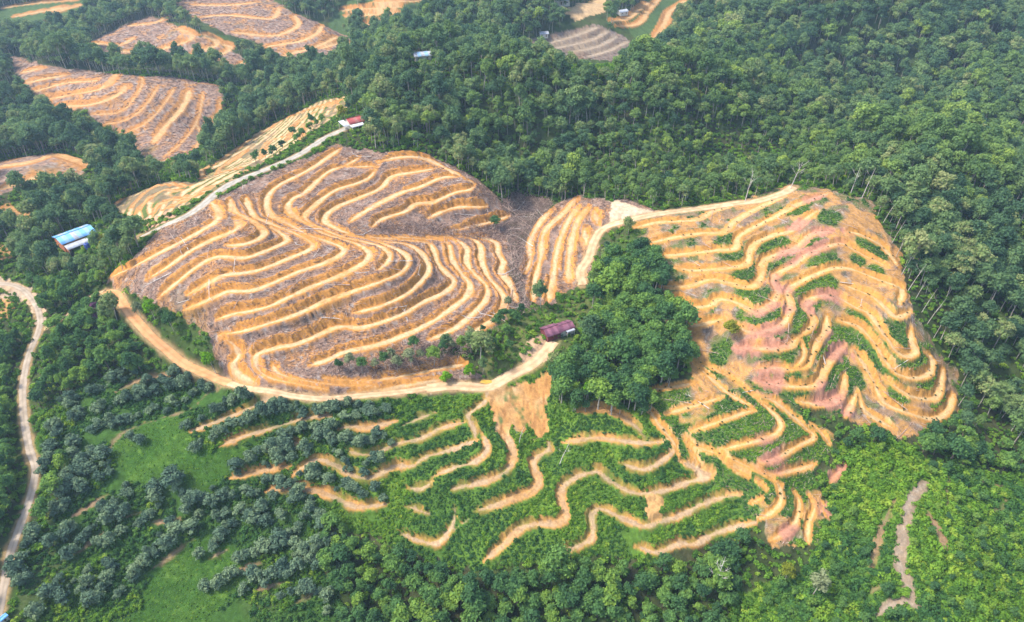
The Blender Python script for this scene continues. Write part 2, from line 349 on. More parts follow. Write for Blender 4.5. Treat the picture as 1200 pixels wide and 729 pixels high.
# the benches run nearly level: fit the relief again so that each keeps close to one height
cp, cv = [], []
for grp, keepz in ((LEFT, .45), (RIGHT, .3), (GREEN, .25), (SPUR, .55)):
    for ln in grp:
        q = smooth(ln, 16.0); x, y, z = at(q[:, 0], q[:, 1])
        if len(q) < 4: continue
        zt = keepz * z + (1 - keepz) * z.mean(); zt = np.clip(zt, z - 3.5, z + 3.5)
        dx, dy, dz = ray(q[:, 0], q[:, 1]); t = (zt - CAM_H) / dz
        for i in range(len(q)):
            p = (dx[i] * t[i], dy[i] * t[i])
            if all((p[0] - o[0]) ** 2 + (p[1] - o[1]) ** 2 > 9 for o in cp): cp.append(p); cv.append(zt[i])
cp = np.array(cp); cv = np.array(cv)
near = np.array([np.min(np.hypot(*(cp - c).T)) < 14 for c in ctrl])
HG = relief(np.vstack([ctrl, cp]), np.concatenate([cz, cv]), np.concatenate([np.where(near, .12, .0025), np.full(len(cp), .012)]))
POLY = {k[2:]: wpoly(v) for k, v in list(globals().items()) if k.startswith('P_') and isinstance(v, list)}

ROADS = [   # name, half width, material, label, line
 ('concrete_road', 1.7, 'concrete', 'grey concrete lane along the ridge down from the red roofed house', [(413,147),(395,155),(380,162),(367,171),(345,184),(320,195),(300,203),(275,213),(255,225),(240,238),(220,252),(195,263),(165,277)]),
 ('village_road', 1.1, 'palecrete', 'pale concrete road winding past the bushy plantation', [(-30,332),(10,333),(30,342),(44,362),(46,385),(34,415),(27,450),(28,490),(34,525),(41,550),(36,580),(24,615),(12,650),(4,690),(-6,740)]),
 ('dirt_track', 1.7, 'track', 'orange dirt track between the bushy plantation and the cleared hill', [(122,342),(135,342),(143,355),(160,376),(178,395),(200,414),(217,427),(242,438),(268,449)]),
 ('farm_path', 0.9, 'palesoil', 'narrow pale path joining the village road to the orange track', [(52,385),(62,380),(85,365),(105,348),(122,341)]),
 ('ridge_track', 1.2, 'palesoil', 'pale stony track along the foot of the cleared hill', [(268,449),(290,455),(315,458),(345,464),(380,467),(430,463),(473,459),(500,455)]),
 ('yard_track', 2.1, 'palesoil', 'wide pale dirt track leading to the purple roofed house', [(500,455),(530,452),(572,453),(595,441),(620,429),(638,414),(648,400)]),
 ('crest_track', 1.7, 'palesoil', 'pale dirt track along the crest above the orange terraces', [(683,334),(680,318),(690,302),(697,281),(708,267),(740,257),(775,250),(823,244),(865,238),(890,235),(915,227),(930,219)]),
]
LINES = []      # (world line, half width, tone)
for s in LEFT: LINES.append((wline(s), 1.4, 0))
for s in MIDS: LINES.append((wline(s), 1.3, 0))
for s in RIGHT: LINES.append((wline(s), 1.3, 1))
for s in SPUR: LINES.append((wline(s), 0.95, 1))
for s in GREEN: LINES.append((wline(s), 1.1, 2) if s[0][0] > 220 and s[-1][1] < 655 and s[0][0] < 1000 else (wline(s), .75, 4))
for s in SCARS: LINES.append((wline(s), 1.0, 5))
for s in BACK: LINES.append((wline(s, 3), (.8 if np.mean([q[1] for q in s]) > 110 and np.mean([q[0] for q in s]) > 125 and s[0][0] != 180 else 2.1), (5 if 600 < s[0][0] < 695 else 3)))
def crowding(k):
    ln = LINES[k][0]; best = np.full(len(ln), 1e3)
    for j, (l2, _h, _t) in enumerate(LINES):
        if j == k or l2[:, 0].min() > ln[:, 0].max() + 12 or l2[:, 0].max() < ln[:, 0].min() - 12 or l2[:, 1].min() > ln[:, 1].max() + 12 or l2[:, 1].max() < ln[:, 1].min() - 12: continue
        best = np.minimum(best, np.sqrt(((ln[:, None, :2] - l2[None, :, :2]) ** 2).sum(2)).min(1))
    return best
CROWD = [np.clip(.27 * crowding(k), .35, 10) if LINES[k][2] in (0, 1) else np.full(len(LINES[k][0]), 10.0) for k in range(len(LINES))]   # benches narrow where they run close together
RLINES = [(nm, hw, mt, lb, wline(pts)) for nm, hw, mt, lb, pts in ROADS]

# ------------------------------------------------------------------ ground sheet (rows get coarser with distance)
TH = np.linspace(math.radians(-60), math.radians(60), 1080)
rr = [45.0]
while rr[-1] < 1560:
    r0 = rr[-1]
    rr.append(r0 + (0.9 if r0 < 95 else 0.5 if r0 < 290 else 0.5 + (r0 - 290) * .0042 if r0 < 720 else 2.3 + (r0 - 720) * .06))
RR = np.array(rr); NR, NT = len(RR), len(TH)
GXX = RR[:, None] * np.sin(TH)[None]; GYY = RR[:, None] * np.cos(TH)[None]
HB = hbase(GXX, GYY)
bd = np.full(GXX.shape, 1e3); bz = np.zeros(GXX.shape); bw = np.ones(GXX.shape); bt = np.full(GXX.shape, -1, int)
bdr = np.full(GXX.shape, 1e3); bzr = np.zeros(GXX.shape); bwr = np.ones(GXX.shape)
dth = TH[1] - TH[0]
def stamp(line, hw0, tone, D, Z, W, T, reach=6.0, lim=None):
    arc = np.concatenate([[0], np.cumsum(np.hypot(*np.diff(line[:, :2], axis=0).T))])
    for i in range(len(line) - 1):
        am = (arc[i] + arc[i + 1]) / 2
        hw = hw0 if T is None else hw0 * float(np.clip(.3 + min(am, arc[-1] - am) / 5.0, .3, 1))
        if lim is not None: hw = min(hw, float(lim[i]))
        a, b = line[i], line[i + 1]
        m = (a + b) / 2; R = math.hypot(b[0] - a[0], b[1] - a[1]) / 2 + reach
        rc = math.hypot(m[0], m[1]); tc = math.atan2(m[0], m[1])
        i0, i1 = np.searchsorted(RR, rc - R), np.searchsorted(RR, rc + R)
        j0 = max(0, int((tc - R / rc - TH[0]) / dth)); j1 = min(NT, int((tc + R / rc - TH[0]) / dth) + 2)
        if i0 >= i1 or j0 >= j1: continue
        X = GXX[i0:i1, j0:j1]; Y = GYY[i0:i1, j0:j1]
        ex, ey = b[0] - a[0], b[1] - a[1]; L2 = ex * ex + ey * ey + 1e-9
        t = np.clip(((X - a[0]) * ex + (Y - a[1]) * ey) / L2, 0, 1)
        d = np.hypot(X - a[0] - t * ex, Y - a[1] - t * ey)
        dd = d - hw
        cur = D[i0:i1, j0:j1] - W[i0:i1, j0:j1]
        m_ = dd < cur
        D[i0:i1, j0:j1] = np.where(m_, d, D[i0:i1, j0:j1])
        Z[i0:i1, j0:j1] = np.where(m_, a[2] + t * (b[2] - a[2]), Z[i0:i1, j0:j1])
        W[i0:i1, j0:j1] = np.where(m_, hw, W[i0:i1, j0:j1])
        if T is not None: T[i0:i1, j0:j1] = np.where(m_, tone, T[i0:i1, j0:j1])
for (ln, hw, tone), cr_ in zip(LINES, CROWD): stamp(ln, hw, tone, bd, bz, bw, bt, 6.0, cr_)
for nm, hw, mt, lb, ln in RLINES: stamp(ln, hw, 0, bdr, bzr, bwr, None)

n1 = fbm(GXX, GYY, 6, 1); n2 = fbm(GXX, GYY, 2.2, 5, 2); n3 = fbm(GXX, GYY, 22, 9); n4 = fbm(GXX, GYY, 1.1, 12, 2)
n5 = fbm(GXX, GYY, .7, 61, 2)
jx, jy = GXX + n2 * 1.6 + n1 * 1.2, GYY + fbm(GXX, GYY, 2.2, 21, 2) * 1.6 + fbm(GXX, GYY, 6, 31) * 1.2
IN = {k: inside(jx, jy, v) for k, v in POLY.items()}
cleared = IN['LEFT'] | IN['GULLY'] | IN['MID'] | IN['RIGHT'] | IN['SPUR'] | IN['BACK1'] | IN['FAR1'] | IN['FAR2'] | IN['FAR3'] | IN['FAR4'] | IN['FAR5']
ed = bd - bw * (1 + .36 * n1 + .26 * n2 + .25 * n3) + (.34 * n4 + .22 * n5) * np.clip(bw, .3, 1) + np.where((bt == 2) | (bt == 4), .35 * n2, 0)
up = HB > bz
# bench cut into the slope: level tread, steep cut above, fill below
tr = np.where(up, .75, 1.3)
tmix = sstep(0, 1, ed / tr)
valid = (bt >= 0)
rough = np.where(cleared, .22, .1) * n2 + .12 * n1
Z = HB + rough * sstep(0, 1.5, ed)
big = (bt == 0) | (bt == 1) | (bt == 2)
Z = Z + np.where(valid & big, np.where(up, .55, -.15) * (1 - sstep(1.0, 3.4, ed)) * np.clip(bw, .3, 1.2), 0)
Z = np.where(valid, (bz - np.where(big & up, .25 * np.clip(bw, .3, 1) * sstep(-1.3, -.1, ed), 0)) * (1 - tmix) + Z * tmix, Z)
bqz = (HB + .3 * n1 + .2 * n2 + .5 * n3) / 1.7; fr = bqz - np.floor(bqz)
Z = np.where(IN['BACK1'], Z + (sstep(.4, 1, fr) - fr) * 1.5, Z)
edr = bdr - bwr
tr2 = sstep(.3, 1.8, edr)
Z = np.where(edr < 1.8, bzr * (1 - tr2) + Z * tr2, Z)
Z = np.where(edr < -.15, bzr - .12, Z)

# ------------------------------------------------------------------ ground colours: soils, litter and turf
def C(*c): return np.array(c, float)
colr = np.empty(GXX.shape + (3,))
colr[:] = C(.045, .062, .024)
def put(mask, c, k=1.0):
    if np.isscalar(k): k = np.full(GXX.shape, k)
    kk = np.where(mask, np.clip(k, 0, 1), 0)[..., None]
    colr[:] = colr * (1 - kk) + C(*c) * kk
put(~cleared, (.105, .10, .05), .4 + n1); put(~cleared, (.075, .125, .03), .35 + n3 + .5 * n2)
for k in ('GREEN', 'SHRUB'): put(IN[k], (.085, .175, .028)); put(IN[k], (.14, .25, .035), .35 + n1 + n3)
put(IN['PLANT'], (.062, .14, .026)); put(IN['PLANT'], (.10, .11, .045), n3 * 1.2)
for k in ('LAWN1', 'LAWN2', 'VERGE'): put(IN[k], (.055, .135, .02)); put(IN[k], (.085, .17, .024), .2 + n1); put(IN[k], (.14, .15, .045), n3 * 1.4 + n2 - .75); put(IN[k], (.05, .13, .02), n3 * 1.2); put(IN[k], (.055, .12, .02), n2 * 1.2 - .2); put(IN[k], (.14, .24, .04), n4 * 1.2 - .35)
for k in ('FAR7', 'FAR8', 'FAR0'): put(IN[k], (.09, .15, .05))
DEB = (.41, .265, .19); DEBD = (.25, .17, .135); OR = (.56, .29, .095); PALE = (.72, .50, .27); PINK = (.54, .245, .178)
lit = IN['LEFT'] | IN['MID'] | IN['GULLY'] | IN['FAR1'] | IN['FAR3'] | IN['FAR4'] | IN['FAR5'] | IN['FAR2']
put(lit, DEB); put(lit, DEBD, n2 * 1.8 + n1 * .6 - .05); put(lit, (.60, .30, .11), n1 * 2.2 + n3 * 1.0); put(lit, (.40, .34, .29), n4 * 2.2 - .4); put(lit, (.11, .08, .07), fbm(GXX, GYY, .9, 51, 2) * 2.4 - .6)
put(lit, (.13, .15, .06), n3 * 1.5 - .55)
put(IN['GULLY'], (.20, .17, .13)); put(IN['GULLY'], (.10, .12, .055), n1 * 1.6)
put(IN['FAR5'], (.22, .185, .155), .7)
bq = (HB + .3 * n1 + .2 * n2 + .5 * n3) / 1.7; bq = bq - np.floor(bq)
B1 = IN['BACK1']; put(B1, (.27, .21, .12)); put(B1, (.13, .18, .045), .5 + n1 * 2 + n3 * 2); bm_k = sstep(-.25, .05, n3 + .5 * n1 + .12); put(B1, (.58, .33, .13), bm_k * sstep(.02, .12, bq) * (1 - sstep(.5, .6, bq))); put(B1, (.74, .55, .32), bm_k * sstep(.1, .2, bq) * (1 - sstep(.36, .44, bq)))
soil = IN['RIGHT'] | IN['SPUR']
put(soil, (.62, .36, .135)); put(soil, (.70, .46, .21), n1 + .2)
# grassy and littered strips between the benches of the orange hill
def blob(px, py, r):
    x, y, z = at(px, py); return np.exp(-((GXX - x) ** 2 + (GYY - y) ** 2) / (r * r))
gb_ = np.zeros(GXX.shape)
for px, py, r in [(878,318,4),(870,324,3),(938,247,3.5),(972,255,4),(967,303,4.5),(945,283,3),(1017,290,4),(1033,298,4),(1005,305,3),(1025,318,3.5),(883,348,4.5),(885,372,4.5),(900,370,4),(862,302,3),(853,280,2.5),(947,342,5),(968,330,4),(1005,373,4),(1053,398,5),(1060,408,4),(940,377,4),(975,447,4),(960,462,4),(1000,443,4),(1080,422,4),(1070,430,4),(1053,463,3.5),(1085,452,4),(1103,472,4),(895,495,5),(880,505,5),(868,563,6),(940,530,6),(955,520,5),(925,560,5),(880,545,4),(845,500,4),(860,480,4),(780,470,4),(770,490,4),(930,480,5),(900,465,5),(945,400,4),(1015,400,4),(1025,420,4),(915,290,4),(905,312,3),(990,395,4),(985,430,4),(1045,440,3),(840,420,3),(845,412,3),(910,420,4),(920,443,4),(800,520,4),(850,545,4)]:
    gb_ = np.maximum(gb_, blob(px, py, r))
strip = soil & (ed > np.where(up, .6, .2) + .25 * n2)
put(strip, (.58, .315, .11)); dk = sstep(-.12, .15, n1 + n3 * .5 + .08); put(strip, (.36, .24, .15), .9 * dk); put(strip, (.15, .12, .10), .9 * dk * sstep(0, .4, n2 + n4 * .6)); put(strip, (.47, .40, .32), .7 * dk * sstep(.25, .6, n4)); put(strip, (.17, .19, .06), .8 * dk * sstep(.1, .4, vnoise(GXX, GYY, 3, 71)))
gk = sstep(.16, .5, gb_ + .3 * n1 + .15 * n2 + .25 * (n3 > -.02) + np.where(IN['SPUR'], .25, 0))
put(strip, (.085, .17, .03), gk); put(strip & (gk > .5), (.13, .22, .035), .5 * n2 + .4 * n4)
# cut faces (raw orange earth) above a bench, trampled pale earth on it
cext = np.select([bt == 0, bt == 1, bt == 3], [1.7, .85, 2.5], .8) * np.clip(bw / 1.3, .3, 1)
cutk = np.where(up, (1 - sstep(cext * .85, cext * 1.15, ed + (n2 * .5 + n1 * .8) * np.clip(cext, 0, 1))), (1 - sstep(.15, .55, ed + n2 * .45 + n1 * .3)))
tones = {0: ((.66, .305, .075), (.80, .575, .325)), 1: ((.66, .325, .08), (.80, .545, .26)), 2: ((.62, .32, .095), (.60, .42, .25)), 3: ((.58, .27, .085), (.72, .46, .22)), 4: ((.40, .25, .13), (.36, .26, .165)), 5: ((.34, .255, .175), (.43, .345, .255))}
for t, (c1, c2) in tones.items():
    m = valid & (bt == t)
    put(m, c1, cutk * (.97 if t not in (2, 4) else .6 + 1.1 * n1 + .5 * n3 if t == 2 else .25 + 1.2 * n1))
    put(m, (c1[0] * .82, c1[1] * .75, c1[2] * .7), np.where(up, sstep(.2, .7, n2 * .5 + n4 * .7), 0) * cutk * .7)
    put(m, c2, (1 - sstep(*((-.75, -.2) if t in (0, 1) else (-.6, -.1)), ed + .4 * n2 + .2 * n5)) * (1 if t not in (2, 4) else .95 + .5 * n1 if t == 2 else .6 + .9 * n1 + .6 * n2))
    put(m & (ed < .1), c1, np.clip(n3 * 1.6 + n1 - .25, 0, .75))
    put(m & (ed < -.3), (c2[0] * .8, c2[1] * .72, c2[2] * .62), sstep(.05, .4, n4 + .5 * n2) * .8)
# reddish clay showing on part of the orange hill
pk = np.zeros(GXX.shape)
for px, py, r in [(965,235,8),(975,270,7),(955,290,6),(925,300,6),(912,335,6),(900,385,8),(915,360,5),(970,345,6),(985,410,6),(972,470,7),(900,447,6),(985,485,4),(905,538,6),(985,555,5),(967,597,4),(925,625,4),(980,415,5),(870,415,6),(935,262,5),(950,360,4)]:
    pk = np.maximum(pk, blob(px, py, r))
put((soil | IN['SHRUB']) & (ed < .95 + .4 * n2), PINK, sstep(.25, .85, pk + .35 * n1 + .2 * n2) * .82)
put(IN['PAD'], (.66, .50, .33)); put(IN['PAD'], (.74, .60, .43), n1 + .1); put(IN['PAD2'], (.62, .36, .22))
put(IN['SCARP'], (.64, .33, .11)); put(IN['SCARP'], (.74, .48, .24), n1 * 1.5); put(IN['SCARP'], (.48, .23, .08), vnoise(GXX * 3, GYY, 3.0, 91) * 1.5 - .2); put(IN['SCARP'], (.16, .19, .06), n2 * 2.2 - .75)
put(IN['SLIP'], (.62, .36, .14)); put(IN['FAR6'], (.62, .42, .22))
put(edr < 1.2, (.50, .33, .16), (1 - sstep(.1, 1.2, edr + .5 * n2)) * .8)
for k in (): put(IN[k], (.38, .31, .23), 1 + .6 * n1); put(IN[k], (.5, .42, .33), n2 * 1.5); put(IN[k], (.1, .15, .05), n4 * 1.4 - .7)
put(IN['JUNC'], (.60, .42, .26)); put(IN['JUNC'], (.5, .42, .33), n1 + .2); put(IN['JUNC2'], (.60, .34, .13)); put(IN['JUNC2'], (.2, .19, .07), n2 * 1.5 - .4)
for k in ('CLEARA', 'CLEARB'): put(IN[k], (.60, .33, .13)); put(IN[k], (.2, .2, .07), n1 * 2 - .2)
put(IN['OPENA'], (.17, .19, .06), .6 + n1)
yx, yy, yz = at(632, 410)
put(np.hypot(GXX - yx, GYY - yy) + 2 * n1 < 5.5, (.64, .42, .25))
colr *= (.68 * (1 + .20 * n4 + .14 * n2 + .28 * n5))[..., None]

def new_mesh(name, verts, faces, smooth_=False):
    me = bpy.data.meshes.new(name)
    verts = np.asarray(verts, np.float32); faces = np.asarray(faces, np.int32)
    k = faces.shape[1]
    me.vertices.add(len(verts)); me.vertices.foreach_set('co', verts.ravel())
    me.loops.add(faces.size); me.loops.foreach_set('vertex_index', faces.ravel())
    me.polygons.add(len(faces)); me.polygons.foreach_set('loop_start', np.arange(0, faces.size, k, dtype=np.int32))
    me.polygons.foreach_set('loop_total', np.full(len(faces), k, np.int32))
    if smooth_: me.polygons.foreach_set('use_smooth', np.ones(len(faces), bool))
    me.update(calc_edges=True)
    return me
def link(name, me, mats=(), parent=None, loc=None, rotz=None):
    o = bpy.data.objects.new(name, me); COL.objects.link(o)
    for m in mats: me.materials.append(m)
    if parent is not None: o.parent = parent
    if loc is not None: o.location = loc
    if rotz is not None: o.rotation_euler = (0, 0, rotz)
    return o
def tag(o, label, cat=None, group=None, kind=None):
    o['label'] = label
    if cat: o['category'] = cat
    if group: o['group'] = group
    if kind: o['kind'] = kind
    return o

# ------------------------------------------------------------------ materials
def mat(name):
    m = bpy.data.materials.new(name); m.use_nodes = True
    b = m.node_tree.nodes['Principled BSDF']; b.inputs['Roughness'].default_value = .9
    b.inputs['Specular IOR Level'].default_value = .15
    return m, m.node_tree, b
def noise_mat(name, c1, c2, scale, rough=.9, bump=0.0, detail=4, spec=.15):
    m, t, b = mat(name)
    tc = t.nodes.new('ShaderNodeTexCoord'); nz = t.nodes.new('ShaderNodeTexNoise'); nz.inputs['Scale'].default_value = scale; nz.inputs['Detail'].default_value = detail
    t.links.new(tc.outputs['Object'], nz.inputs['Vector'])
    cr = t.nodes.new('ShaderNodeValToRGB'); cr.color_ramp.elements[0].position = .35; cr.color_ramp.elements[1].position = .65
    cr.color_ramp.elements[0].color = (*c1, 1); cr.color_ramp.elements[1].color = (*c2, 1)
    t.links.new(nz.outputs['Fac'], cr.inputs['Fac']); t.links.new(cr.outputs['Color'], b.inputs['Base Color'])
    b.inputs['Roughness'].default_value = rough; b.inputs['Specular IOR Level'].default_value = spec
    if bump:
        bp = t.nodes.new('ShaderNodeBump'); bp.inputs['Strength'].default_value = bump; bp.inputs['Distance'].default_value = .3
        t.links.new(nz.outputs['Fac'], bp.inputs['Height']); t.links.new(bp.outputs['Normal'], b.inputs['Normal'])
    return m
def leaf_mat(name, stops, trans=.36, nscale=.35):
    """foliage whose green varies from tree to tree and through each crown"""
    m = bpy.data.materials.new(name); m.use_nodes = True; t = m.node_tree; t.nodes.clear()
    out = t.nodes.new('ShaderNodeOutputMaterial'); oi = t.nodes.new('ShaderNodeObjectInfo')
    tc = t.nodes.new('ShaderNodeTexCoord'); nz = t.nodes.new('ShaderNodeTexNoise'); nz.inputs['Scale'].default_value = nscale; nz.inputs['Detail'].default_value = 3
    t.links.new(tc.outputs['Object'], nz.inputs['Vector'])
    ma = t.nodes.new('ShaderNodeMath'); ma.operation = 'MULTIPLY_ADD'; ma.inputs[1].default_value = .35; ma.inputs[2].default_value = -.175
    t.links.new(nz.outputs['Fac'], ma.inputs[0])
    ad = t.nodes.new('ShaderNodeMath'); ad.operation = 'ADD'; ad.use_clamp = True
    t.links.new(oi.outputs['Random'], ad.inputs[0]); t.links.new(ma.outputs[0], ad.inputs[1])
    at_ = t.nodes.new('ShaderNodeAttribute'); at_.attribute_name = 'tint'
    mt_ = t.nodes.new('ShaderNodeMath'); mt_.operation = 'MULTIPLY_ADD'; mt_.inputs[1].default_value = .45; mt_.inputs[2].default_value = -.225
    ad2 = t.nodes.new('ShaderNodeMath'); ad2.operation = 'ADD'; ad2.use_clamp = True
    t.links.new(at_.outputs['Fac'], mt_.inputs[0]); t.links.new(ad.outputs[0], ad2.inputs[0]); t.links.new(mt_.outputs[0], ad2.inputs[1]); ad = ad2
    cr = t.nodes.new('ShaderNodeValToRGB'); e = cr.color_ramp.elements
    e[0].position, e[0].color = stops[0][0], (*stops[0][1], 1); e[1].position, e[1].color = stops[-1][0], (*stops[-1][1], 1)
    for p, c in stops[1:-1]:
        q = e.new(p); q.color = (*c, 1)
    t.links.new(ad.outputs[0], cr.inputs['Fac'])
    d = t.nodes.new('ShaderNodeBsdfDiffuse'); tl = t.nodes.new('ShaderNodeBsdfTranslucent'); mx = t.nodes.new('ShaderNodeMixShader'); mx.inputs['Fac'].default_value = trans
    t.links.new(cr.outputs['Color'], d.inputs['Color']); t.links.new(cr.outputs['Color'], tl.inputs['Color'])
    t.links.new(d.outputs[0], mx.inputs[1]); t.links.new(tl.outputs[0], mx.inputs[2]); t.links.new(mx.outputs[0], out.inputs['Surface'])
    return m
gm, gt, gb = mat('earth')
va = gt.nodes.new('ShaderNodeVertexColor'); va.layer_name = 'soil'
tc = gt.nodes.new('ShaderNodeTexCoord')
nz = gt.nodes.new('ShaderNodeTexNoise'); nz.inputs['Scale'].default_value = 1.7; nz.inputs['Detail'].default_value = 6; nz.inputs['Roughness'].default_value = .7
gt.links.new(tc.outputs['Object'], nz.inputs['Vector'])
mr = gt.nodes.new('ShaderNodeMapRange'); mr.inputs['From Min'].default_value = .3; mr.inputs['From Max'].default_value = .7; mr.inputs['To Min'].default_value = .78; mr.inputs['To Max'].default_value = 1.16
gt.links.new(nz.outputs['Fac'], mr.inputs['Value'])
vm = gt.nodes.new('ShaderNodeVectorMath'); vm.operation = 'SCALE'
gt.links.new(va.outputs['Color'], vm.inputs[0]); gt.links.new(mr.outputs[0], vm.inputs['Scale']); gt.links.new(vm.outputs[0], gb.inputs['Base Color'])
bp = gt.nodes.new('ShaderNodeBump'); bp.inputs['Strength'].default_value = .6; bp.inputs['Distance'].default_value = .35
gt.links.new(nz.outputs['Fac'], bp.inputs['Height']); gt.links.new(bp.outputs['Normal'], gb.inputs['Normal'])
gb.inputs['Roughness'].default_value = 1.0; gb.inputs['Specular IOR Level'].default_value = .05

verts = np.stack([GXX, GYY, Z], -1).reshape(-1, 3)
ii = np.arange(NR - 1)[:, None] * NT + np.arange(NT - 1)[None]
faces = np.stack([ii, ii + NT, ii + NT + 1, ii + 1], -1).reshape(-1, 4)[:, ::-1]
ground_me = new_mesh('ground', verts, faces, True)
ca = ground_me.color_attributes.new('soil', 'FLOAT_COLOR', 'POINT')
ca.data.foreach_set('color', np.concatenate([np.clip(colr, .005, .9), np.ones(GXX.shape + (1,))], -1).astype(np.float32).ravel())
ground = tag(link('ground', ground_me, [gm]), 'hilly ground of orange terraced earth, litter and green turf', kind='structure')
def zground(x, y):
    """height of the finished ground"""
    x = np.atleast_1d(np.asarray(x, float)); y = np.atleast_1d(np.asarray(y, float))
    r = np.hypot(x, y); t = np.arctan2(x, y)
    i = np.clip(np.searchsorted(RR, r) - 1, 0, NR - 2); fj = np.clip((t - TH[0]) / dth, 0, NT - 1.001); j = fj.astype(int)
    fi = np.clip((r - RR[i]) / (RR[i + 1] - RR[i]), 0, 1); fj = fj - j
    return (Z[i, j] * (1 - fi) + Z[i + 1, j] * fi) * (1 - fj) + (Z[i, j + 1] * (1 - fi) + Z[i + 1, j + 1] * fi) * fj
def gidx(x, y):
    r = np.hypot(x, y); t = np.arctan2(x, y)
    return np.clip(np.searchsorted(RR, r), 0, NR - 1), np.clip(np.round((t - TH[0]) / dth).astype(int), 0, NT - 1)

# ------------------------------------------------------------------ roads and tracks
RM = {
 'concrete': noise_mat('worn_concrete', (.27, .245, .20), (.38, .345, .285), .6),
 'palecrete': noise_mat('pale_concrete', (.29, .235, .175), (.42, .34, .255), .35),
 'track': noise_mat('orange_track', (.48, .23, .09), (.58, .31, .145), .5, bump=.3),
 'palesoil': noise_mat('trodden_earth', (.42, .265, .14), (.55, .385, .23), .5, bump=.3),
 'greypath': noise_mat('grey_gravel', (.30, .26, .21), (.44, .38, .31), 1.2, bump=.4),
}
for m_ in RM.values():   # wheel tracks worn paler than the verge and the crown
    t_ = m_.node_tree; b_ = t_.nodes['Principled BSDF']; src = b_.inputs['Base Color'].links[0].from_socket
    a_ = t_.nodes.new('ShaderNodeAttribute'); a_.attribute_name = 'wear'; q_ = t_.nodes.new('ShaderNodeMapRange'); q_.inputs['To Min'].default_value = .55; q_.inputs['To Max'].default_value = 1.08
    v_ = t_.nodes.new('ShaderNodeVectorMath'); v_.operation = 'SCALE'
    t_.links.new(a_.outputs['Fac'], q_.inputs['Value']); t_.links.new(src, v_.inputs[0]); t_.links.new(q_.outputs[0], v_.inputs['Scale']); t_.links.new(v_.outputs[0], b_.inputs['Base Color'])
for nm, hw, mt, lb, ln in RLINES:
    P = ln; T = np.gradient(P[:, :2], axis=0); T /= np.linalg.norm(T, axis=1)[:, None] + 1e-9
    Nn = np.stack([-T[:, 1], T[:, 0]], 1); K = 7; vv = []
    for i in range(len(P)):
        for k in range(K):
            o_ = (k / (K - 1) * 2 - 1); wv = hw * (1 + (.14 * float(vnoise(np.array(P[i, 0] + 50 * k), np.array(P[i, 1]), 3.0, 40)) if k in (0, K - 1) else 0))
            vv.append((P[i, 0] + Nn[i, 0] * o_ * wv, P[i, 1] + Nn[i, 1] * o_ * wv, P[i, 2] + .07 - .10 * abs(o_) ** 4 - (.04 if abs(abs(o_) - .5) < .2 and 'track' in nm else 0)))
    ff = [(i * K + k, (i + 1) * K + k, (i + 1) * K + k + 1, i * K + k + 1) for i in range(len(P) - 1) for k in range(K - 1)]
    me = new_mesh(nm, vv, ff, True); wa = me.attributes.new('wear', 'FLOAT', 'POINT')
    prof = np.array([.45, 1.0, .95, .55, .95, 1.0, .45]); nv = vnoise(np.repeat(P[:, 0], K), np.repeat(P[:, 1], K), 2.5, 45) * .25
    wa.data.foreach_set('value', (np.tile(prof, len(P)) + nv).astype(np.float32))
    tag(link(nm, me, [RM[mt]]), lb, kind='structure')
pp = POLY['POND']; pc = pp.mean(0); pz = float(zground(*pc)[0]) + .05
pm = noise_mat('muddy_water', (.45, .27, .04), (.52, .33, .06), .8, rough=.15, spec=.5)
pv = [(pc[0], pc[1], pz)] + [(a[0], a[1], pz) for a in pp]
tag(link('pond', new_mesh('pond', pv, [(0, 1 + i, 1 + (i + 1) % len(pp)) for i in range(len(pp))]), [pm]), 'small muddy yellow pool beside the wide dirt track', kind='structure')

# ------------------------------------------------------------------ plant shapes
def tube(pts, rad, sides=5):
    pts = [Vector(p) for p in pts]; V, F = [], []
    for i, p in enumerate(pts):
        d = (pts[min(i + 1, len(pts) - 1)] - pts[max(i - 1, 0)]).normalized()
        a = d.orthogonal().normalized(); b = d.cross(a)
        for k in range(sides):
            t = 2 * math.pi * k / sides
            V.append(p + (a * math.cos(t) + b * math.sin(t)) * rad[i])
    for i in range(len(pts) - 1):
        for k in range(sides):
            F.append((i * sides + k, i * sides + (k + 1) % sides, (i + 1) * sides + (k + 1) % sides, (i + 1) * sides + k))
    return V, F
def join(parts):
    V, F = [], []
    for v, f in parts:
        o = len(V); V += [tuple(x) for x in v]; F += [tuple(i + o for i in q) for q in f]
    return V, F
def leaves(g, centers, radii, count, size, flat=.75, up_bias=.25):
    """count leaf clumps over the outsides of the lobes"""
    centers = np.array(centers); radii = np.array(radii)
    k = g.choice(len(centers), count, p=radii ** 2 / (radii ** 2).sum())
    d = g.normal(size=(count, 3)); d[:, 2] += .35; d /= np.linalg.norm(d, axis=1)[:, None]
    rad = radii[k] * (1 - .45 * g.random(count) ** 2) * (1 + .12 * g.normal(size=count))
    p = centers[k] + d * rad[:, None] * np.array([1, 1, flat])
    nrm = d + g.normal(size=(count, 3)) * .65; nrm[:, 2] += up_bias; nrm /= np.linalg.norm(nrm, axis=1)[:, None]
    a = np.cross(nrm, g.normal(size=(count, 3))); a /= np.linalg.norm(a, axis=1)[:, None] + 1e-9
    b = np.cross(nrm, a)
    s = size * (.6 + .8 * g.random(count))[:, None]
    V = np.stack([p - a * s * .5, p - b * s * .36, p + a * s * .62, p + b * s * .36], 1)
    V[:, 0] += nrm * s * -.12; V[:, 2] += nrm * s * -.12
    global TINT
    lob = g.random(len(centers)); TINT = np.repeat(.55 * lob[k] + .45 * g.random(count), 4)
    return V.reshape(-1, 3), np.arange(count * 4).reshape(-1, 4)
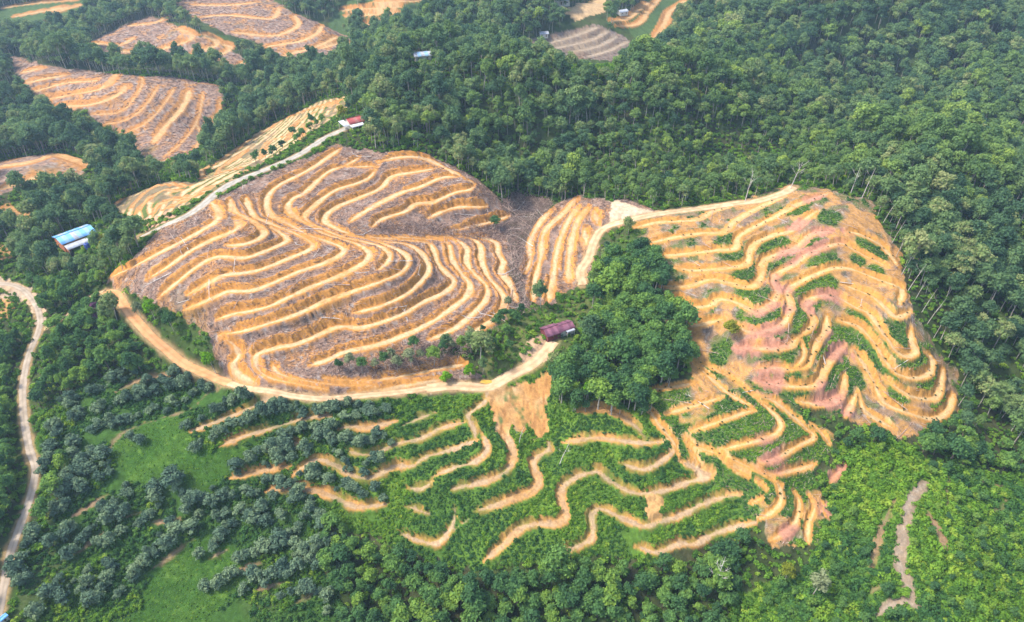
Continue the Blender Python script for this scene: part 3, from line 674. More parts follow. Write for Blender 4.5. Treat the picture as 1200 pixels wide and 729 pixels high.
def set_tint(me, tint):
    a = me.attributes.new('tint', 'FLOAT', 'POINT'); q = np.full(len(me.vertices), .4, np.float32); q[:len(tint)] = tint; a.data.foreach_set('value', q)
def core(c, r, flat):
    V, F = [], []
    for i in range(5):
        ph = math.pi * (i / 4)
        for k in range(6):
            th = 2 * math.pi * k / 6 + i * .5
            V.append((c[0] + r * math.sin(ph) * math.cos(th), c[1] + r * math.sin(ph) * math.sin(th), c[2] + r * flat * math.cos(ph)))
    for i in range(4):
        for k in range(6): F.append((i * 6 + k, (i + 1) * 6 + k, (i + 1) * 6 + (k + 1) % 6, i * 6 + (k + 1) % 6))
    return V, F
def crown_mesh(name, seed, R, zc, hz, nl, count, size, style='dome'):
    g = np.random.default_rng(seed); cs, rs = [], []
    for i in range(nl):
        a = i * 2.4 + g.random() * .8; q = math.sqrt((i + .4) / nl) * (.66 if style == 'dome' else .78)
        rad = R * q
        zz = zc + hz * ((1 - (q / .8) ** 2) * .75 - .45 + .35 * g.normal() * .5)
        cs.append((rad * math.cos(a), rad * math.sin(a), zz)); rs.append(R * (.38 + .22 * g.random()))
    V, F = leaves(g, cs, rs, count, size)
    parts = [(V, F)] + [core(c, r * .62, .7) for c, r in zip(cs, rs)]
    VV = np.vstack([np.array(p[0], float) for p in parts]); FF = []; o = 0
    for p in parts:
        FF.append(np.asarray(p[1], int) + o); o += len(p[0])
    return VV, np.vstack(FF), cs
def trunk_mesh(seed, h, r, cs, bend=.25, sides=5, zmin=.55):
    g = np.random.default_rng(seed); bx, by = g.normal(size=2) * bend
    pts = [(0, 0, -.5), (bx * .3, by * .3, h * .35), (bx, by, h * .7), (bx * 1.2, by * 1.2, h)]
    parts = [tube(pts, [r * 1.25, r, r * .75, r * .4], sides)]
    for c in cs[1:6]:
        parts.append(tube([(bx * .8, by * .8, h * zmin), ((bx + c[0]) * .5, (by + c[1]) * .5, (h * zmin + c[2]) * .5 + .2), c], [r * .5, r * .38, r * .2], 4))
    return join(parts)
BARK = noise_mat('pale_bark', (.26, .23, .19), (.44, .40, .34), 1.5)
BARKD = noise_mat('brown_bark', (.11, .085, .06), (.19, .15, .11), 1.5)
DEAD = noise_mat('bleached_wood', (.42, .38, .34), (.62, .57, .52), 1.0)
LEAF = {  # greens by kind of plant
 'forest': leaf_mat('forest_leaves', [(0, (.058, .120, .062)), (.35, (.110, .195, .082)), (.7, (.17, .26, .092)), (.92, (.21, .285, .098)), (1, (.29, .32, .13))]),
 'bright': leaf_mat('valley_leaves', [(0, (.055, .128, .055)), (.4, (.098, .205, .062)), (.75, (.16, .285, .064)), (1, (.22, .34, .055))]),
 'plant': leaf_mat('plantation_leaves', [(0, (.085, .145, .095)), (.5, (.135, .205, .12)), (1, (.20, .275, .14))], .2),
 'lime': leaf_mat('lime_leaves', [(0, (.13, .30, .015)), (1, (.20, .40, .02))], .35),
 'yellow': leaf_mat('yellow_green_leaves', [(0, (.20, .24, .03)), (1, (.30, .30, .04))], .35),
 'purple': leaf_mat('purple_leaves', [(0, (.16, .07, .13)), (1, (.22, .11, .19))], .2),
 'pale': leaf_mat('pale_leaves', [(0, (.20, .24, .12)), (1, (.28, .31, .16))], .3),
 'cover': leaf_mat('ground_cover_leaves', [(0, (.07, .16, .028)), (.5, (.125, .255, .034)), (.85, (.195, .335, .04)), (1, (.28, .39, .05))], .3, .8),
 'lightf': leaf_mat('light_forest_leaves', [(0, (.095, .175, .062)), (.5, (.155, .25, .072)), (.85, (.21, .315, .08)), (1, (.29, .39, .075))]),
 'dcover': leaf_mat('dark_cover_leaves', [(0, (.042, .11, .034)), (.6, (.07, .165, .04)), (1, (.12, .23, .045))], .25, .8),
 'lcover': leaf_mat('light_cover_leaves', [(0, (.10, .21, .026)), (.6, (.16, .30, .03)), (1, (.26, .37, .045))], .3, .8),
}
class Kind: pass
def make_kind(name, n, R, H, zc, hz, nl, count, size, leaf, bark, tr_, style='dome', seed=1, th=.8):
    k = Kind(); k.crown, k.trunk, k.proto, k.name = [], [], [], name
    for i in range(n):
        V, F, cs = crown_mesh(name, seed + i, R * (1 + .12 * (i % 3 - 1)), zc, hz, nl, count, size, style)
        tv, tf = trunk_mesh(seed + i + 50, H * th, tr_, cs)
        cm = new_mesh(name + '_crown', V, F); cm.materials.append(leaf); set_tint(cm, TINT)
        tm = new_mesh(name + '_trunk', tv, tf, True); tm.materials.append(bark)
        jm = new_mesh(name + '_whole', np.vstack([V, np.array(tv)]), np.vstack([F, np.array(tf) + len(V)]))
        jm.materials.append(leaf); jm.materials.append(bark); set_tint(jm, TINT)
        jm.polygons.foreach_set('material_index', np.concatenate([np.zeros(len(F), np.int32), np.ones(len(tf), np.int32)]))
        k.crown.append(cm); k.trunk.append(tm); k.proto.append(bpy.data.objects.new(name + '_source', jm))
    return k
KF = make_kind('forest_tree', 7, 3.0, 10.5, 7.6, 3.6, 10, 820, .62, LEAF['forest'], BARK, .13, seed=10)
KL = make_kind('light_forest_tree', 6, 2.7, 10.5, 7.4, 4.0, 9, 700, .62, LEAF['lightf'], BARK, .14, seed=110)
KG = make_kind('gully_tree', 6, 2.9, 9.5, 6.6, 3.8, 11, 860, .60, LEAF['bright'], BARK, .17, seed=30)
KV = make_kind('valley_tree', 6, 2.1, 6.5, 4.2, 2.8, 9, 620, .50, LEAF['bright'], BARKD, .11, seed=50)
KP = make_kind('plantation_tree', 6, 1.8, 4.2, 2.5, 2.2, 8, 520, .50, LEAF['plant'], BARKD, .10, 'wide', seed=70)
def make_shrub(seed, R, leaf, count=130, size=.42, nl=5):
    g = np.random.default_rng(seed); cs = [(g.normal() * R * .4, g.normal() * R * .4, R * (.35 + .35 * g.random())) for _ in range(nl)]
    V, F = leaves(g, cs, [R * (.5 + .2 * g.random()) for _ in cs], count, size)
    me = new_mesh('shrub', V, F); me.materials.append(leaf); set_tint(me, TINT)
    return me
SHR = [make_shrub(90 + i, 1.0, LEAF['cover']) for i in range(5)]
SHRO = [bpy.data.objects.new('shrub_source', m) for m in SHR]

def scatter(name, label, x, y, z, s, protos, seed=0):
    """an uncountable mass of plants as one object"""
    nn = len(x)
    if nn == 0: return None
    me = bpy.data.meshes.new(name); me.vertices.add(nn)
    me.vertices.foreach_set('co', np.stack([x, y, z], 1).astype(np.float32).ravel())
    g = np.random.default_rng(seed)
    for an, typ, arr in (('turn', 'FLOAT_VECTOR', np.stack([g.normal(size=nn) * .06, g.normal(size=nn) * .06, g.random(nn) * 6.283], 1)), ('size', 'FLOAT_VECTOR', np.stack([s * (1 + .1 * g.normal(size=nn)), s * (1 + .1 * g.normal(size=nn)), s * (1 + .16 * g.normal(size=nn))], 1)), ('pick', 'INT', g.integers(0, len(protos), nn))):
        a = me.attributes.new(an, typ, 'POINT')
        if typ == 'INT': a.data.foreach_set('value', arr.astype(np.int32))
        else: a.data.foreach_set('vector', arr.astype(np.float32).ravel())
    o = link(name, me)
    ng = bpy.data.node_groups.new(name, 'GeometryNodeTree')
    ng.interface.new_socket('Geometry', in_out='INPUT', socket_type='NodeSocketGeometry'); ng.interface.new_socket('Geometry', in_out='OUTPUT', socket_type='NodeSocketGeometry')
    gi = ng.nodes.new('NodeGroupInput'); go = ng.nodes.new('NodeGroupOutput')
    g2i = ng.nodes.new('GeometryNodeGeometryToInstance')
    for p in protos:
        oi = ng.nodes.new('GeometryNodeObjectInfo'); oi.inputs['Object'].default_value = p; oi.inputs['As Instance'].default_value = False
        ng.links.new(oi.outputs['Geometry'], g2i.inputs[0])
    iop = ng.nodes.new('GeometryNodeInstanceOnPoints'); iop.inputs['Pick Instance'].default_value = True
    def na(nm_, dt):
        q = ng.nodes.new('GeometryNodeInputNamedAttribute'); q.data_type = dt; q.inputs['Name'].default_value = nm_; return q.outputs['Attribute']
    ng.links.new(gi.outputs[0], iop.inputs['Points']); ng.links.new(g2i.outputs[0], iop.inputs['Instance'])
    ng.links.new(na('pick', 'INT'), iop.inputs['Instance Index']); ng.links.new(na('turn', 'FLOAT_VECTOR'), iop.inputs['Rotation']); ng.links.new(na('size', 'FLOAT_VECTOR'), iop.inputs['Scale'])
    ng.links.new(iop.outputs[0], go.inputs[0])
    md = o.modifiers.new('plants', 'NODES'); md.node_group = ng
    return tag(o, label, kind='stuff')
MARKS = {}
def near_mark(key, x, y, spots):
    if key not in MARKS: MARKS[key] = [(at(a, b)[0][0], at(a, b)[1][0], t) for a, b, t in spots]
    return min(MARKS[key], key=lambda m: (m[0] - x) ** 2 + (m[1] - y) ** 2)[2]
def place_tree(kind, i, x, y, z, s, label, group, name=None, cat='tree', sz=1.0, crown_mat=None):
    e = bpy.data.objects.new(name or kind.name, None); COL.objects.link(e)
    e.location = (x, y, z); e.rotation_euler = (random.gauss(0, .05), random.gauss(0, .05), random.random() * 6.283); e.scale = (s, s, s * sz)
    e.empty_display_size = .5
    c = bpy.data.objects.new('crown', kind.crown[i % len(kind.crown)]); COL.objects.link(c); c.parent = e
    t = bpy.data.objects.new('trunk', kind.trunk[i % len(kind.trunk)]); COL.objects.link(t); t.parent = e
    if crown_mat is not None:
        c.material_slots[0].link = 'OBJECT'; c.material_slots[0].material = crown_mat
    return tag(e, label, cat, group)
def jitter_grid(poly_or_box, step, seed):
    g = np.random.default_rng(seed)
    x0, x1, y0, y1 = poly_or_box
    X, Y = np.meshgrid(np.arange(x0, x1, step), np.arange(y0, y1, step))
    X = X + (np.arange(X.shape[0]) % 2)[:, None] * step * .5
    X = X.ravel() + (g.random(X.size) - .5) * step * .75; Y = Y.ravel() + (g.random(Y.size) - .5) * step * .75
    return X, Y
def inview(x, y, z, mx=70, top=-60, bot=840):
    px, py, f = project(x, y, z)
    return (px > -mx) & (px < PW + mx) & (py > top) & (py < bot) & (y > 40), px, py

# ------------------------------------------------------------------ woods
X, Y = jitter_grid((-560, 560, 60, 800), 3.75, 5)
X2, Y2 = jitter_grid((-260, 260, 60, 260), 4.0, 6); p2x, p2y, _f = project(X2, Y2, hbase(X2, Y2))
e2 = inside(X2, Y2, POLY['WOOD']) | (p2y > 520) | ((p2x < 330) & (p2y > 345)); X = np.concatenate([X, X2[e2]]); Y = np.concatenate([Y, Y2[e2]])
gi_, gj_ = gidx(X, Y)
ZT = zground(X, Y)
vis, px, py = inview(X, Y, ZT)
blocked = np.zeros(len(X), bool)
for k in ('LEFT', 'GULLY', 'MID', 'RIGHT', 'SPUR', 'GREEN', 'LAWN1', 'LAWN2', 'VERGE', 'SHRUB', 'PLANT', 'BACK1', 'FAR0', 'FAR1', 'FAR2', 'FAR3', 'FAR4', 'FAR5', 'FAR6', 'FAR7', 'PAD', 'PAD2', 'SCARP', 'JUNC', 'JUNC2', 'OPENA', 'OPENB', 'CLEARA', 'CLEARB'):
    blocked |= IN[k][gi_, gj_]
wood = inside(X, Y, POLY['WOOD'])
blocked &= ~wood
blocked |= edr[gi_, gj_] < 2.2
blocked |= (bt[gi_, gj_] >= 0) & (ed[gi_, gj_] < 1.2) & ~wood
HOUSES = [(655,384,7),(415,141,8),(90,281,11),(497,66,7),(637,41,4),(729,15,4),(655,4,4),(8,724,3)]
for hx, hy, hr in HOUSES:
    ax, ay, az = at(hx, hy + 3); blocked |= np.hypot(X - ax, Y - ay) < hr
    # keep the view of the roof open on the near side
    u_ = np.array([-ax[0], -ay[0]]); u_ /= np.linalg.norm(u_)
    for q in (5, 10): blocked |= np.hypot(X - ax - u_[0] * q, Y - ay - u_[1] * q) < hr * .8
th_ = np.where(py > 480, 5.0, 9.5); tpx, tpy, _f = project(X, Y, ZT + th_); mpx, mpy, _f = project(X, Y, ZT + th_ * .5)
OPEN = [np.array(q, float) for q in (P_CLEARA, P_CLEARB, P_JUNC, P_JUNC2, P_GREEN, P_SPUR, P_RIGHT, P_FAR0, P_FAR1, P_FAR2, P_FAR3, P_FAR4, P_FAR5, P_FAR6, P_BACK1, P_PAD2, P_FAR7)]
for q in OPEN: blocked |= (inside(tpx, tpy, q) | inside(mpx, mpy, q)) & ~wood
for hx, hy, hr in HOUSES:
    ax, ay, az = at(hx, hy + 3); sc_ = FPX / math.sqrt(ax[0] ** 2 + ay[0] ** 2 + (CAM_H - az[0]) ** 2)
    for qx, qy in ((tpx, tpy), (mpx, mpy)): blocked |= np.hypot(qx - hx, (qy - hy) * 1.3) < hr * .8 * sc_
for nm, hw, mt, lb, ln in RLINES:
    if nm in ('concrete_road', 'village_road', 'dirt_track'):
        lx, ly, _f = project(ln[:, 0], ln[:, 1], ln[:, 2])
        for qx, qy in ((tpx, tpy), (mpx, mpy)):
            nr = (qx > lx.min() - 9) & (qx < lx.max() + 9) & (qy > ly.min() - 9) & (qy < ly.max() + 9); id_ = np.where(nr)[0]
            dd_ = np.min(np.hypot(qx[id_, None] - lx[None], qy[id_, None] - ly[None]), 1); blocked[id_[dd_ < 7]] = True
thin = vnoise(X, Y, 16, 77)
g = np.random.default_rng(11); keep = vis & ~blocked
far8 = IN['FAR8'][gi_, gj_]; keep &= ~(far8 & (g.random(len(X)) < .8)); keep &= (g.random(len(X)) > .08) & ~((thin < -.62) & (vnoise(X, Y, 5, 78) > -.3) & ~wood)
X, Y, ZT, px, py, wood, thin = [a[keep] for a in (X, Y, ZT, px, py, wood, thin)]
dist = np.sqrt(X ** 2 + Y ** 2 + (CAM_H - ZT) ** 2)
valley = ((py > 520) | (py > 478) & (px > 940) & (px < 1120)) & ~wood | ((px < 130) & (py > 330)) | ((px < 330) & (py > 380))
grove = (px < 190) & (py > 215) & (py < 345) & ~valley
# young wood behind the crest
young = (px > 690) & (px < 1000) & (py > 150) & (py < 250) & ~wood
hs = np.clip(.9 + .24 * g.normal(size=len(X)) + .2 * thin, .48, 1.8); hs = np.where((g.random(len(X)) < .03) & ~wood, hs * 1.35, hs)
hs = np.where(young, hs * .7, hs)
lightw = fbm(X, Y, 45, 55) + .5 * vnoise(X, Y, 11, 56) + .35 * g.normal(size=len(X))
lightw += np.where((px > 1000) & (px < 1170) & (py > 145) & (py < 235), .55, 0) + np.where((px > 690) & (px < 1000) & (py > 165) & (py < 250), .9, 0) + np.where((px > 830) & (px < 1000) & (py > 110) & (py < 165), .35, 0)
light = lightw > .3
hs = np.where(dist > 420, hs * 1.08, hs)
def show(mask, kind, cap, label, group, mass_name, mass_label, sc=1.0, spots=None):
    idx = np.where(mask)[0]
    if not len(idx): return
    infr = (px[idx] > 0) & (px[idx] < PW) & (py[idx] > 0) & (py[idx] < PH + 30)
    order = idx[np.argsort(np.where(infr, dist[idx], dist[idx] + 2000))]
    first = order[:cap]; first = first[(px[first] > -5) & (px[first] < PW + 5)]
    rest = np.setdiff1d(idx, first)
    for i in first:
        w_ = ' ' + near_mark(mass_name, X[i], Y[i], spots) if spots else ''
        place_tree(kind, int(i), X[i], Y[i], ZT[i] - .1, hs[i] * sc, label + w_, group + w_)
    scatter(mass_name, mass_label, X[rest], Y[rest], ZT[rest] - .1, hs[rest] * sc, kind.proto, cap)
show(wood, KG, 260, 'leafy green tree in the wooded gully', 'trees in the wooded gully', 'wooded_gully', 'far side of the dense wood filling the gully', 1.0, [(690,390,'beside the purple roofed house'), (730,300,'below the crest track'), (790,350,'beside the orange terraces'), (800,430,'at the head of the spur tracks'), (750,470,'above the grassy terrace'), (660,465,'above the bare scarp')])
show(valley, KV, 290, 'low bushy tree', 'low bushy trees', 'valley_woodland', 'mass of low bushy trees along the valley floor', 1.0, [(10,430,'left of the village road'), (10,560,'across the village road from the plantation'), (100,400,'between the orange track and the village road'), (200,430,'along the orange track'), (430,640,'between the plantation and the lowest green terraces'), (450,715,'in the valley below the plantation rows'), (600,690,'in the valley below the green terraces'), (760,690,'below the lowest green terrace'), (880,680,'below the foot of the spur'), (1000,520,'at the foot of the orange hill'), (1120,530,'in the hollow between the orange hill and the knoll'), (1180,600,'on the far side of the green knoll')])
fo = ~wood & ~valley
rt = fo & (px > 985) & (py > 150); bk = fo & ~rt & ~grove & (px > 420)
lt = fo & ~rt & ~bk & ~grove
show(grove & fo, KF, 50, 'tall dark green tree in the grove around the blue roofed house', 'trees around the blue roofed house', 'grove', 'rest of the grove around the blue roofed house')
RS = [(1010,235,'above the red clay crest'), (1060,310,'beside the upper orange terraces'), (1090,390,'beside the lower orange terraces'), (1140,470,'below the last orange terrace'), (1150,330,'deep inside the wood beyond the orange hill'), (1180,420,'low in the wood beyond the orange hill')]
show(rt & ~light, KF, 130, 'dark green forest tree with pale trunk', 'dark forest trees', 'forest_slope', 'dense dark green forest beside the orange terraced hill', 1.0, RS)
show(rt & light, KL, 60, 'light green forest tree', 'light forest trees', 'light_forest_slope', 'lighter green trees scattered through the forest beside the orange hill', 1.0, RS)
BS = [(450,160,'behind the red roofed house'), (560,190,'above the upper bowl terraces'), (640,215,'at the head of the littered gully'), (720,215,'behind the pale bare pad'), (800,220,'behind the crest track'), (900,205,'behind the crest of the orange hill')]
show(bk & ~light, KF, 60, 'slender dark green tree in the back wood', 'dark trees of the back wood', 'forest', 'dense dark green forest covering the hills behind the terraces', 1.0, BS)
show(bk & light, KL, 110, 'slender light green tree in the back wood', 'light trees of the back wood', 'light_forest', 'lighter green trees of the forest behind the cleared hills', 1.0, BS)
show(lt, KF, 20, 'forest tree in the dark valley between the ridge lane and the distant terraces', 'trees of the dark valley', 'valley_forest', 'dark bluish forest in the valleys between the distant terraced hills')

# ------------------------------------------------------------------ bushy plantation rows
ROWS = [
 [(60,612),(85,590),(105,572),(125,555),(125,535)],[(72,590),(90,570),(110,548)],[(80,655),(95,640),(115,620),(140,605),(150,590)],[(120,640),(150,622),(165,615),(185,595),(178,575)],
 [(140,700),(160,670),(190,645),(215,625),(235,610),(250,590)],[(200,565),(215,580),(225,595)],[(235,655),(255,640),(270,620),(290,610),(310,600)],[(250,610),(280,600),(300,612),(330,610)],
 [(280,660),(300,650),(325,640),(345,625),(355,605)],[(290,692),(320,677),(345,667),(370,660),(390,665)],[(75,705),(90,680),(107,670),(100,712)],[(25,690),(32,650),(50,620)],[(335,640),(355,650),(375,640),(390,650)],
 [(130,502),(167,487),(200,478),(225,463),(250,456)],[(100,466),(125,454),(158,440)],[(170,455),(200,445),(225,441)],[(110,485),(150,470),(190,462),(220,452)],[(105,510),(125,500),(150,492)],
 [(222,502),(240,491),(262,481),(280,471),(300,468)],[(230,523),(250,513),(292,498),(325,486),(367,479),(400,480),(440,478)],[(300,488),(330,478),(380,473),(430,472)],[(330,515),(350,509),(375,506),(395,500)],
 [(270,556),(290,546),(320,538),(350,531),(375,521)],[(285,540),(320,528),(345,522)],[(310,571),(335,563),(360,556),(380,550)],[(400,492),(430,490),(460,486)],[(405,521),(425,524),(450,517),(462,513)],[(400,546),(425,552),(450,546)],
 [(375,562),(400,572),(430,584),(450,581)],[(360,510),(385,515),(400,535)],[(360,590),(380,610),(390,630)],[(330,570),(350,585),(370,590)],
 [(60,640),(80,625),(100,610)],[(110,705),(125,682),(140,660)],[(40,729),(60,702),(70,680)],[(240,692),(265,682),(290,672)],[(330,702),(360,695),(385,700)],[(215,602),(235,587),(255,577)],[(120,602),(140,587),(150,572)],[(400,662),(390,690),(380,715)],[(180,640),(205,615)],[(265,590),(290,580),(320,585)],
 [(70,470),(95,480),(85,500)],[(60,500),(85,520),(90,540)],[(160,520),(150,505)],[(85,540),(80,560),(70,580)],[(45,560),(60,545),(60,520)],[(110,530),(100,560)],
]
rows_pts = []
for s in ROWS:
    L = wline(s); d = np.concatenate([[0], np.cumsum(np.hypot(*np.diff(L[:, :2], axis=0).T))])
    q = np.arange(.5, d[-1], 1.95)
    rows_pts.append(np.stack([np.interp(q, d, L[:, 0]), np.interp(q, d, L[:, 1])], 1))
rp = np.vstack(rows_pts); g = np.random.default_rng(21); rp += g.normal(size=rp.shape) * .8
a_, b_ = gidx(rp[:, 0], rp[:, 1]); rp = rp[edr[a_, b_] > 1.0]
rz_ = zground(rp[:, 0], rp[:, 1]); rs_ = np.clip(.85 + .27 * g.normal(size=len(rp)), .4, 1.6)
ppx, ppy, ppf = project(rp[:, 0], rp[:, 1], rz_)
order = np.argsort(ppf); order = order[(ppx[order] > -20)]
PS = [(70,560,'beside the village road'), (100,690,'at the bottom of the village road'), (115,560,'below the upper lawn'), (170,620,'between the two lawns'), (215,650,'along the lower lawn'), (200,470,'above the upper lawn'), (300,500,'in the rows right of the upper lawn'), (310,610,'at the head of the lower lawn'), (340,670,'right of the lower lawn'), (340,555,'in the rows above the valley trees'), (430,520,'at the end of the green terraces')]
for i in order[:300]:
    w_ = near_mark('rows', rp[i, 0], rp[i, 1], PS)
    place_tree(KP, int(i), rp[i, 0], rp[i, 1], rz_[i] - .1, rs_[i], 'bushy grey green plantation tree ' + w_, 'plantation trees ' + w_)
r2 = order[300:]
scatter('plantation_rows', 'farther rows of bushy grey green plantation trees', rp[r2, 0], rp[r2, 1], rz_[r2] - .1, rs_[r2], KP.proto, 4)

# ------------------------------------------------------------------ low cover: shrubs and ferns on the green banks
def cover(keys, step, seed, smin, smax, dens=None, edge=.35):
    bx_ = np.vstack([POLY[k] for k in keys]); X, Y = jitter_grid((bx_[:, 0].min(), bx_[:, 0].max(), bx_[:, 1].min(), bx_[:, 1].max()), step, seed)
    a, b = gidx(X, Y); m = np.zeros(len(X), bool)
    for k in keys: m |= IN[k][a, b]
    m &= (edr[a, b] > .5) & ((ed[a, b] > edge) | (bt[a, b] < 0)) & (colr[a, b, 1] > colr[a, b, 0] * 1.08) & inview(X, Y, HB[a, b])[0]
    if dens is not None: m &= dens(X, Y, a, b)
    X, Y = X[m], Y[m]; g = np.random.default_rng(seed)
    return X, Y, zground(X, Y) - .05, smin + (smax - smin) * g.random(len(X)) ** 2
c1 = cover(['GREEN'], .8, 61, .28, .8, lambda X, Y, a, b: ~IN['SCARP'][a, b] & ~IN['SLIP'][a, b] & (vnoise(X, Y, 5, 3) > -.8), .15)
c2 = cover(['SHRUB'], 1.15, 62, .6, 1.7, None, .2)
c3 = cover(['PLANT'], 1.0, 63, .3, 1.1, lambda X, Y, a, b: ~(IN['LAWN1'] | IN['LAWN2'])[a, b] & (vnoise(X, Y, 7, 4) > -.6))
c4 = cover(['RIGHT', 'SPUR'], .75, 64, .25, .55, lambda X, Y, a, b: (colr[a, b, 1] > colr[a, b, 0] * 1.25), .5)
c5 = cover(['VERGE', 'LAWN1', 'LAWN2'], .85, 65, .10, .3)
allc = [np.concatenate(q) for q in zip(c1, c2, c3, c4, c5)]
pt = np.concatenate([np.full(len(c[0]), v) for c, v in ((c1, 0), (c2, 0), (c3, -.25), (c4, 0), (c5, 0))]) + fbm(allc[0], allc[1], 15, 88) + .25 * vnoise(allc[0], allc[1], 3, 44)
lawnish = np.concatenate([np.zeros(len(c1[0]) + len(c2[0]) + len(c3[0]) + len(c4[0]), bool), np.ones(len(c5[0]), bool)])
for nm_, lb_, m_, pr in (('ground_cover', 'low leafy green ground cover on the terrace banks', ~lawnish & (pt > -.12) & (pt < .22), 'cover'), ('dark_ground_cover', 'darker green ground cover on the banks and in the hollows', ~lawnish & (pt <= -.12), 'dcover'), ('light_ground_cover', 'yellow green ground cover in scattered patches', ~lawnish & (pt >= .22), 'lcover'), ('grass', 'short bright grass on the lawns of the plantation', lawnish, 'cover')):
    pro = [bpy.data.objects.new('shrub_source', make_shrub(120 + i, 1.0, LEAF[pr])) for i in range(4)]
    scatter(nm_, lb_, *[q[m_] for q in allc], pro, 8)
# small trees standing out of the scrub on the knoll and the valley edge
X, Y, Zs, _ = cover(['SHRUB'], 5.2, 66, 1, 1, lambda X, Y, a, b: vnoise(X, Y, 14, 6) > -.05)
fx, fy, ff_ = project(X, Y, Zs); g = np.random.default_rng(5)
for i in range(len(X)):
    if -10 < fx[i] < PW + 10 and fy[i] < PH + 30:
        place_tree(KV, i, X[i], Y[i], Zs[i], .35 + .35 * g.random(), 'small bushy shrub among the scrub of the green knoll', 'shrubs on the green knoll', name='tall_shrub', cat='shrub')
# undergrowth through the open edge of the woods
X, Y = jitter_grid((-300, 330, 90, 420), 2.1, 71); a, b = gidx(X, Y)
m = ~cleared[a, b] & ~IN['GREEN'][a, b] & ~IN['LAWN1'][a, b] & ~IN['LAWN2'][a, b] & ~IN['PLANT'][a, b] & (edr[a, b] > 1) & ((bt[a, b] < 0) | (ed[a, b] > .8)) & inview(X, Y, HB[a, b])[0]
X, Y = X[m], Y[m]
scatter('undergrowth', 'green undergrowth below and between the trees', X, Y, zground(X, Y), .6 + .9 * np.random.default_rng(6).random(len(X)) ** 2, SHRO, 9)

# ------------------------------------------------------------------ felled wood
def stick_mesh(name, X, Y, zz, L, R, yaw, tilt):
    nS = len(X); d = np.stack([np.cos(yaw) * np.cos(tilt), np.sin(yaw) * np.cos(tilt), np.sin(tilt)], 1)
    up_ = np.array([0, 0, 1.0]); s1 = np.cross(d, up_); s1 /= np.linalg.norm(s1, axis=1)[:, None] + 1e-9; s2 = np.cross(s1, d)
    c = np.stack([X, Y, zz], 1); a = c - d * L[:, None] / 2; b = c + d * L[:, None] / 2
    V = []
    for e, sc_ in ((a, 1.0), (b, .5)):
        for k in range(3):
            t = 2 * math.pi * k / 3 + math.pi / 6
            V.append(e + (s1 * math.cos(t) + s2 * math.sin(t)) * (R * sc_)[:, None])
    V = np.stack(V, 1).reshape(-1, 3); o = np.arange(nS)[:, None] * 6
    F = np.concatenate([o + np.array([[k, (k + 1) % 3, 3 + (k + 1) % 3, 3 + k]]) for k in range(3)], 0)
    return new_mesh(name, V, F)
def litter(keys, step, seed, keepf=None):
    bx_ = np.vstack([POLY[k] for k in keys]); X, Y = jitter_grid((bx_[:, 0].min(), bx_[:, 0].max(), bx_[:, 1].min(), bx_[:, 1].max()), step, seed)
    a, b = gidx(X, Y); m = np.zeros(len(X), bool)
    for k in keys: m |= IN[k][a, b]
    m &= ~(IN['PAD'] | IN['PAD2'])[a, b] & ((ed[a, b] > .45) | (IN['BRUSH'] | IN['BRUSH2'])[a, b]) & (edr[a, b] > .6)
    if keepf is not None: m &= keepf(X, Y, a, b)
    X, Y = X[m], Y[m]; gx_ = (hbase(X + .5, Y) - hbase(X - .5, Y)); gy_ = (hbase(X, Y + .5) - hbase(X, Y - .5))
    return X, Y, gx_, gy_
def brush(name, label, material, keys, step, seed, lmin, lmax, rmin, rmax, keepf=None, rise=.16):
    X, Y, gx_, gy_ = litter(keys, step, seed, keepf); g = np.random.default_rng(seed); nS = len(X)
    L = lmin + (lmax - lmin) * g.random(nS) ** 2.2; R = rmin + (rmax - rmin) * g.random(nS) ** 2
    along = np.arctan2(gx_, -gy_) + np.pi  # across the slope
    yaw = np.where(g.random(nS) < .55, along + g.normal(size=nS) * .45, g.random(nS) * 6.283)
    tilt = gx_ * np.cos(yaw) + gy_ * np.sin(yaw) + g.normal(size=nS) * rise
    me = stick_mesh(name, X, Y, zground(X, Y) + .12 + (.25 if rise < .3 else 1.4) * g.random(nS) ** 2, L, R, yaw, np.arctan(tilt))
    me.materials.append(material)
    tag(link(name, me), label, kind='stuff')
WGREY = noise_mat('grey_branchwood', (.27, .18, .14), (.50, .38, .31), .35)
WDARK = noise_mat('dark_branchwood', (.11, .07, .06), (.25, .16, .13), .35)
brush('brushwood', 'grey litter of cut branches between the terraces', WGREY, ['LEFT', 'MID', 'GULLY'], 1.1, 81, .7, 3.6, .04, .10)
brush('dark_brushwood', 'dark litter of cut branches between the terraces', WDARK, ['LEFT', 'MID', 'GULLY'], .8, 82, .6, 2.8, .05, .13, lambda X, Y, a, b: n1[a, b] > -.25)
brush('hill_brushwood', 'scattered cut branches on the orange terraces', WGREY, ['RIGHT', 'SPUR'], 1.1, 83, .6, 2.6, .03, .08, lambda X, Y, a, b: strip[a, b])
brush('far_brushwood', 'grey litter of branches on the distant terraced hills', WDARK, ['FAR1', 'FAR3', 'FAR4', 'FAR5'], 2.4, 84, 1.5, 5, .1, .22)
brush('brush_strip', 'tangled upright grey branches in the gullies at the foot of the left hill', WGREY, ['BRUSH', 'BRUSH2', 'GULLY'], .75, 85, 1.5, 4.5, .04, .09, None, .75)
brush('dark_brush_strip', 'tangled upright dark branches in the gullies at the foot of the left hill', WDARK, ['BRUSH', 'BRUSH2', 'GULLY'], .8, 86, 1.2, 3.5, .04, .11, None, .75)
LOGS = []
